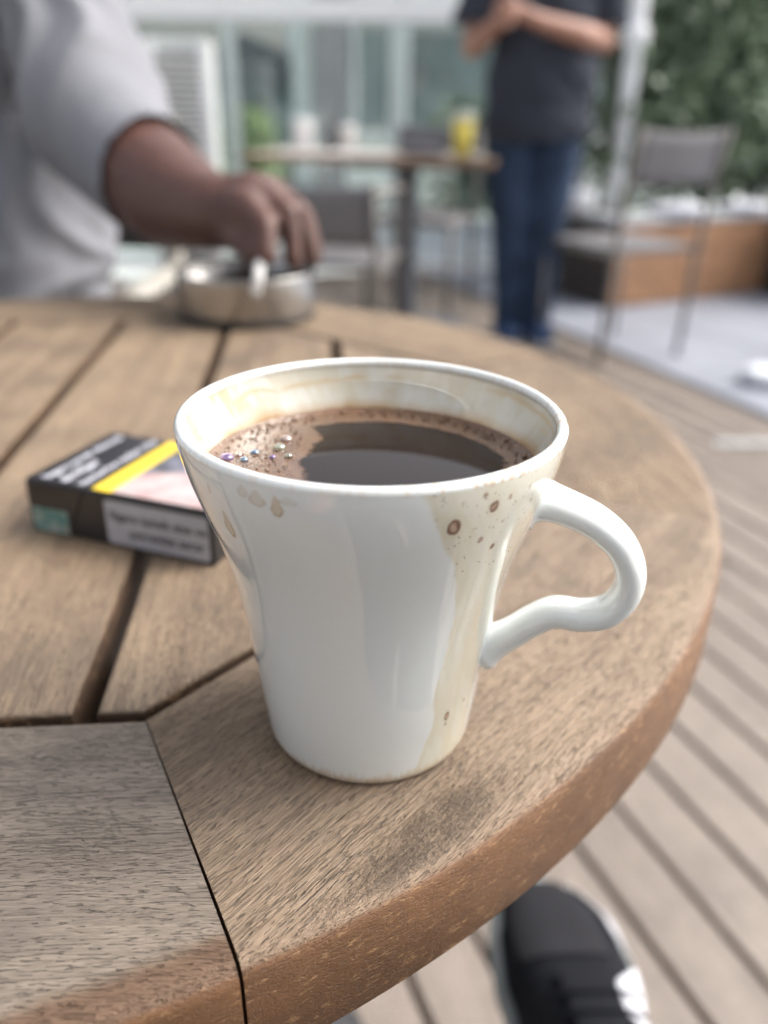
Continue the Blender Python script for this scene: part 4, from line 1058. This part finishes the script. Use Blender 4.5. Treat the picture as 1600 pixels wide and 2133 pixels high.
def leaf_mat(name, c1, c2):
    t = NT(name); o = t.n('TexCoord').outputs['Object']
    c_ = t.mix(t.smooth(t.noise(o, 3.5, 3), .35, .65), c1, c2)
    c_ = t.mix(t.math('MULTIPLY', t.smooth(t.noise(o, 40, 1), .5, .8), .6), c_, tuple(v * 1.9 for v in c2))
    t.bsdf(c_, .30, Transmission_Weight=0.0); return t.m
M_leaf = leaf_mat('hedge_leaf', (.080, .115, .075), (.20, .26, .165))
hg = thing('hedge', 'dense dark green shrub growing in the wooden planter', 'shrub', (1.143, 4.31, .38), pa_)
bx = [((.30 + i * .21, .34 + random.uniform(-.05, .08), .45 + random.uniform(-.06, .1)), (.24, .27, .42)) for i in range(7)]
bx += [((.42 + i * .29, .40, 1.00 + random.uniform(-.05, .05)), (.26, .30, .45)) for i in range(6)]
bx = [b for b in bx if not (b[0][0] < .25 and b[0][2] < .9 and b[0][0] > 9)]
tag(leaf_mass('foliage', bx, 11000, .085, M_leaf, hg), kind='stuff')
for i in range(7): MB().tube([(.15 + i * .2, .33, -.02), (.16 + i * .2, .35, .5), (.1 + i * .23, .38, 1.1)], [.014, .011, .006], 8).build('stem', plain('bark', (.09, .07, .05), .9), hg, True)
M_wpost = plain('white_paint', (.86, .87, .88), .45, .05)
def post(label, x, y, r, h):
    p_ = thing('white_post', label, 'post', (x, y, 0), 0, 'white posts of the terrace canopy')
    MB().tube([(0, 0, .02), (0, 0, h)], r, 20).build('shaft', M_wpost, p_, True)
    MB().lathe([(r * 2, 0), (r * 2, .02), (r * 1.1, .03)], seg=24).build('base_flange', M_wpost, p_, True)
    MB().lathe([(r * 1.25, 1.20), (r * 1.6, 1.23), (r * 1.6, 1.27), (r * 1.25, 1.30)], seg=24).build('collar', M_wpost, p_, True)
post('nearer white round post left of the hedge', 1.185, 4.60, .042, 2.4)
post('farther white round post seen between the standing man and the nearer post', 1.04, 4.86, .040, 2.4)

t = NT('mint_glass')
gl = t.n('BsdfGlossy', Roughness=.03); tr = t.n('BsdfTransparent'); tr.inputs[0].default_value = (.94, .98, .97, 1)
fr = t.n('Fresnel', IOR=1.5); mx = t.n('MixShader'); t.set(mx.inputs[0], t.math('ADD', fr.outputs[0], .03)); t.t.links.new(tr.outputs[0], mx.inputs[1]); t.t.links.new(gl.outputs[0], mx.inputs[2]); t.t.links.new(mx.outputs[0], t.out.inputs[0])
M_glass = t.m
ws = thing('glass_windscreen', 'mint tinted glass wind screen with thick white top rail behind the far table', 'glass screen', (0, 5.15, 0), R(-1.5))
MB().box((-1.15, 0, 1.385), (4.3, .09, .105), bevel=.01).build('top_rail', M_wpost, ws)
MB().box((-1.15, 0, .05), (4.3, .06, .06), bevel=.006).build('bottom_rail', M_wpost, ws)
for i in range(5):
    x = .02 - i * .92
    MB().box((x, 0, .706), (.065, .065, 1.252), bevel=.006).build('screen_post', plain('mint_white_paint', (.60, .68, .66), .4), ws)
for i in range(5):
    x = .02 + .46 - i * .92
    MB().box((x, 0, .706), (.85, .012, 1.245)).build('glass_pane', M_glass, ws)
# white louvred cabinet
lv = thing('louvred_cabinet', 'tall white cabinet with horizontal louvres beside the seated man', 'cabinet', (-.99, 4.35, 0), R(6))
MB().box((0, .01, .60), (.30, .26, 1.16), bevel=.012).build('casing', plain('white_enamel', (.66, .70, .69), .4, .06), lv)
MB().box((0, -.124, .62), (.19, .012, 1.02)).build('louvre_recess', plain('grey_shade', (.12, .13, .125), .6), lv)  # dark panel, painted shade between the louvres
for i in range(34): MB().box((0, -.138, .14 + i * .029), (.19, .022, .006), rot=Matrix.Rotation(R(-35), 4, 'X')).build('louvre', M_wpost, lv)
for sx in (-1, 1): MB().box((sx * .12, -.13, .60), (.045, .02, 1.14), bevel=.004).build('door_frame', M_wpost, lv)

# crumpled white bag on the paving
wb = organic('plastic_bag', [], .006, plain('white_film', (.78, .80, .84), .35), None, 1, ell=[((1.40, 2.98, .035), (.085, .055, .035)), ((1.47, 2.93, .022), (.06, .045, .022))], disp=cloth_folds(9, .012)); tag(wb, 'crumpled white plastic bag lying on the grey paving at the right edge', 'plastic bag')

# ------------------------------------------------------------ beyond the glass
pv = thing('pavilion', 'pale pavilion with large dark windows seen through the glass screen', 'building', (0, 9.2, 0), R(10))
M_pv = plain('pale_mint_render', (.80, .84, .82), .8, .08, 2); M_win = plain('dark_window_glass', (.22, .26, .265), .08, .3, 1.5)
MB().box((1.6, 1.2, 1.6), (5.0, 2.0, 3.2), bevel=.01).build('wall', M_pv, pv)
for x0, x1 in ((-.32, .02), (.20, 1.06), (1.22, 2.0), (2.2, 3.0)):
    f_ = MB().box(((x0 + x1) / 2, .17, 1.30), (x1 - x0, .06, 1.16), bevel=.004).build('window', M_win, pv)
    for xx in (x0 - .03, x1 + .03): MB().box((xx, .15, 1.30), (.05, .10, 1.22)).build('frame', M_wpost, f_)
    for zz in (.69, 1.91): MB().box(((x0 + x1) / 2, .15, zz), (x1 - x0 + .11, .10, .05)).build('frame', M_wpost, f_)
    MB().box(((x0 + x1) / 2, .12, 1.66), (x1 - x0, .03, .09)).build('blind', plain('blind_grey', (.42, .44, .42), .7), f_)
MB().box((-.62, .1, 1.6), (.30, .30, 3.2), bevel=.01).build('pillar', plain('grey_render', (.30, .29, .30), .8, .1, 3), pv)
MB().box((1.2, .1, 2.35), (5.4, .5, .12), bevel=.01).build('roof_edge', M_wpost, pv)
shd = thing('shed', 'low dark shed with gabled roof seen through the glass screen', 'shed', (-1.55, 10.5, 0))
MB().box((0, .5, .60), (1.7, 1.0, 1.2)).build('wall', plain('slate_boards', (.15, .18, .195), .6, .3, 4), shd)
mesh_obj('roof', [(-.95, -.1, 1.2), (.95, -.1, 1.2), (.95, 1.1, 1.2), (-.95, 1.1, 1.2), (-.1, -.1, 1.66), (-.1, 1.1, 1.66)], [(0, 1, 4), (2, 3, 5), (0, 4, 5, 3), (1, 2, 5, 4), (0, 3, 2, 1)], plain('dark_tiles', (.13, .14, .16), .7, .2), shd, False)
for xx in (-.45, .35): MB().box((xx, -.02, .75), (.42, .04, .55)).build('window', M_win, shd)
M_l2 = leaf_mat('tree_leaf', (.05, .085, .035), (.11, .16, .07))
def tree(label, x, y, h, r, n, sz=.09, group='trees beyond the terrace'):
    tr_ = thing('tree', label, 'tree', (x, y, 0), 0, group)
    MB().tube([(0, 0, 0), (.05, 0, h * .4), (.0, .05, h * .75)], [.09, .07, .03], 10).build('trunk', plain('bark', (.09, .07, .05), .9), tr_, True)
    bs_ = [((random.uniform(-r, r) * .7, random.uniform(-r, r) * .5, h * .72 + random.uniform(-r, r) * .6), (r * .5, r * .5, r * .4)) for i in range(9)]
    tag(leaf_mass('crown', bs_, n, sz, M_l2, tr_), kind='stuff')
    for i in range(4): MB().tube([(.03, 0, h * .45), (bs_[i][0][0], bs_[i][0][1], bs_[i][0][2])], [.035, .012], 6).build('limb', plain('bark', (.09, .07, .05), .9), tr_, True)
tree('leafy tree above the left side of the glass screen', -3.2, 9.0, 3.2, 1.2, 7000)
tree('sparse tree left of the gabled shed, behind the grey sleeve', -5.0, 14.5, 3.6, 1.0, 900)
tree('green tree behind the two white posts', 2.0, 7.6, 2.9, 1.1, 8000)
tree('large tree behind the hedge at the right edge', 3.6, 6.6, 3.4, 1.4, 9000)
def shrub(label, x, y, w_, h, n, mat=M_l2):
    s_o = thing('shrub', label, 'shrub', (x, y, 0), 0, 'low shrubs outside the glass screen')
    tag(leaf_mass('foliage', [((random.uniform(-w_, w_) * .5, random.uniform(-.1, .1), h * .5), (w_ * .5, .25, h * .5)) for _ in range(4)], n, .07, mat, s_o), kind='stuff')
    for i in range(3): MB().tube([(.05 * i, 0, 0), (.12 * (i - 1), 0, h * .7)], [.012, .005], 6).build('stem', plain('bark', (.09, .07, .05), .9), s_o, True)
shrub('bright green shrub just right of the louvred cabinet', -.98, 6.2, .30, .95, 1500, leaf_mat('bright_leaf', (.12, .20, .04), (.22, .32, .07)))
shrub('shrub between the cabinet and the gabled shed', -2.1, 7.9, .9, 1.25, 3500)
shrub('dark shrub under the standing man elbow beyond the screen', .75, 8.2, .8, 1.1, 3000, M_leaf)
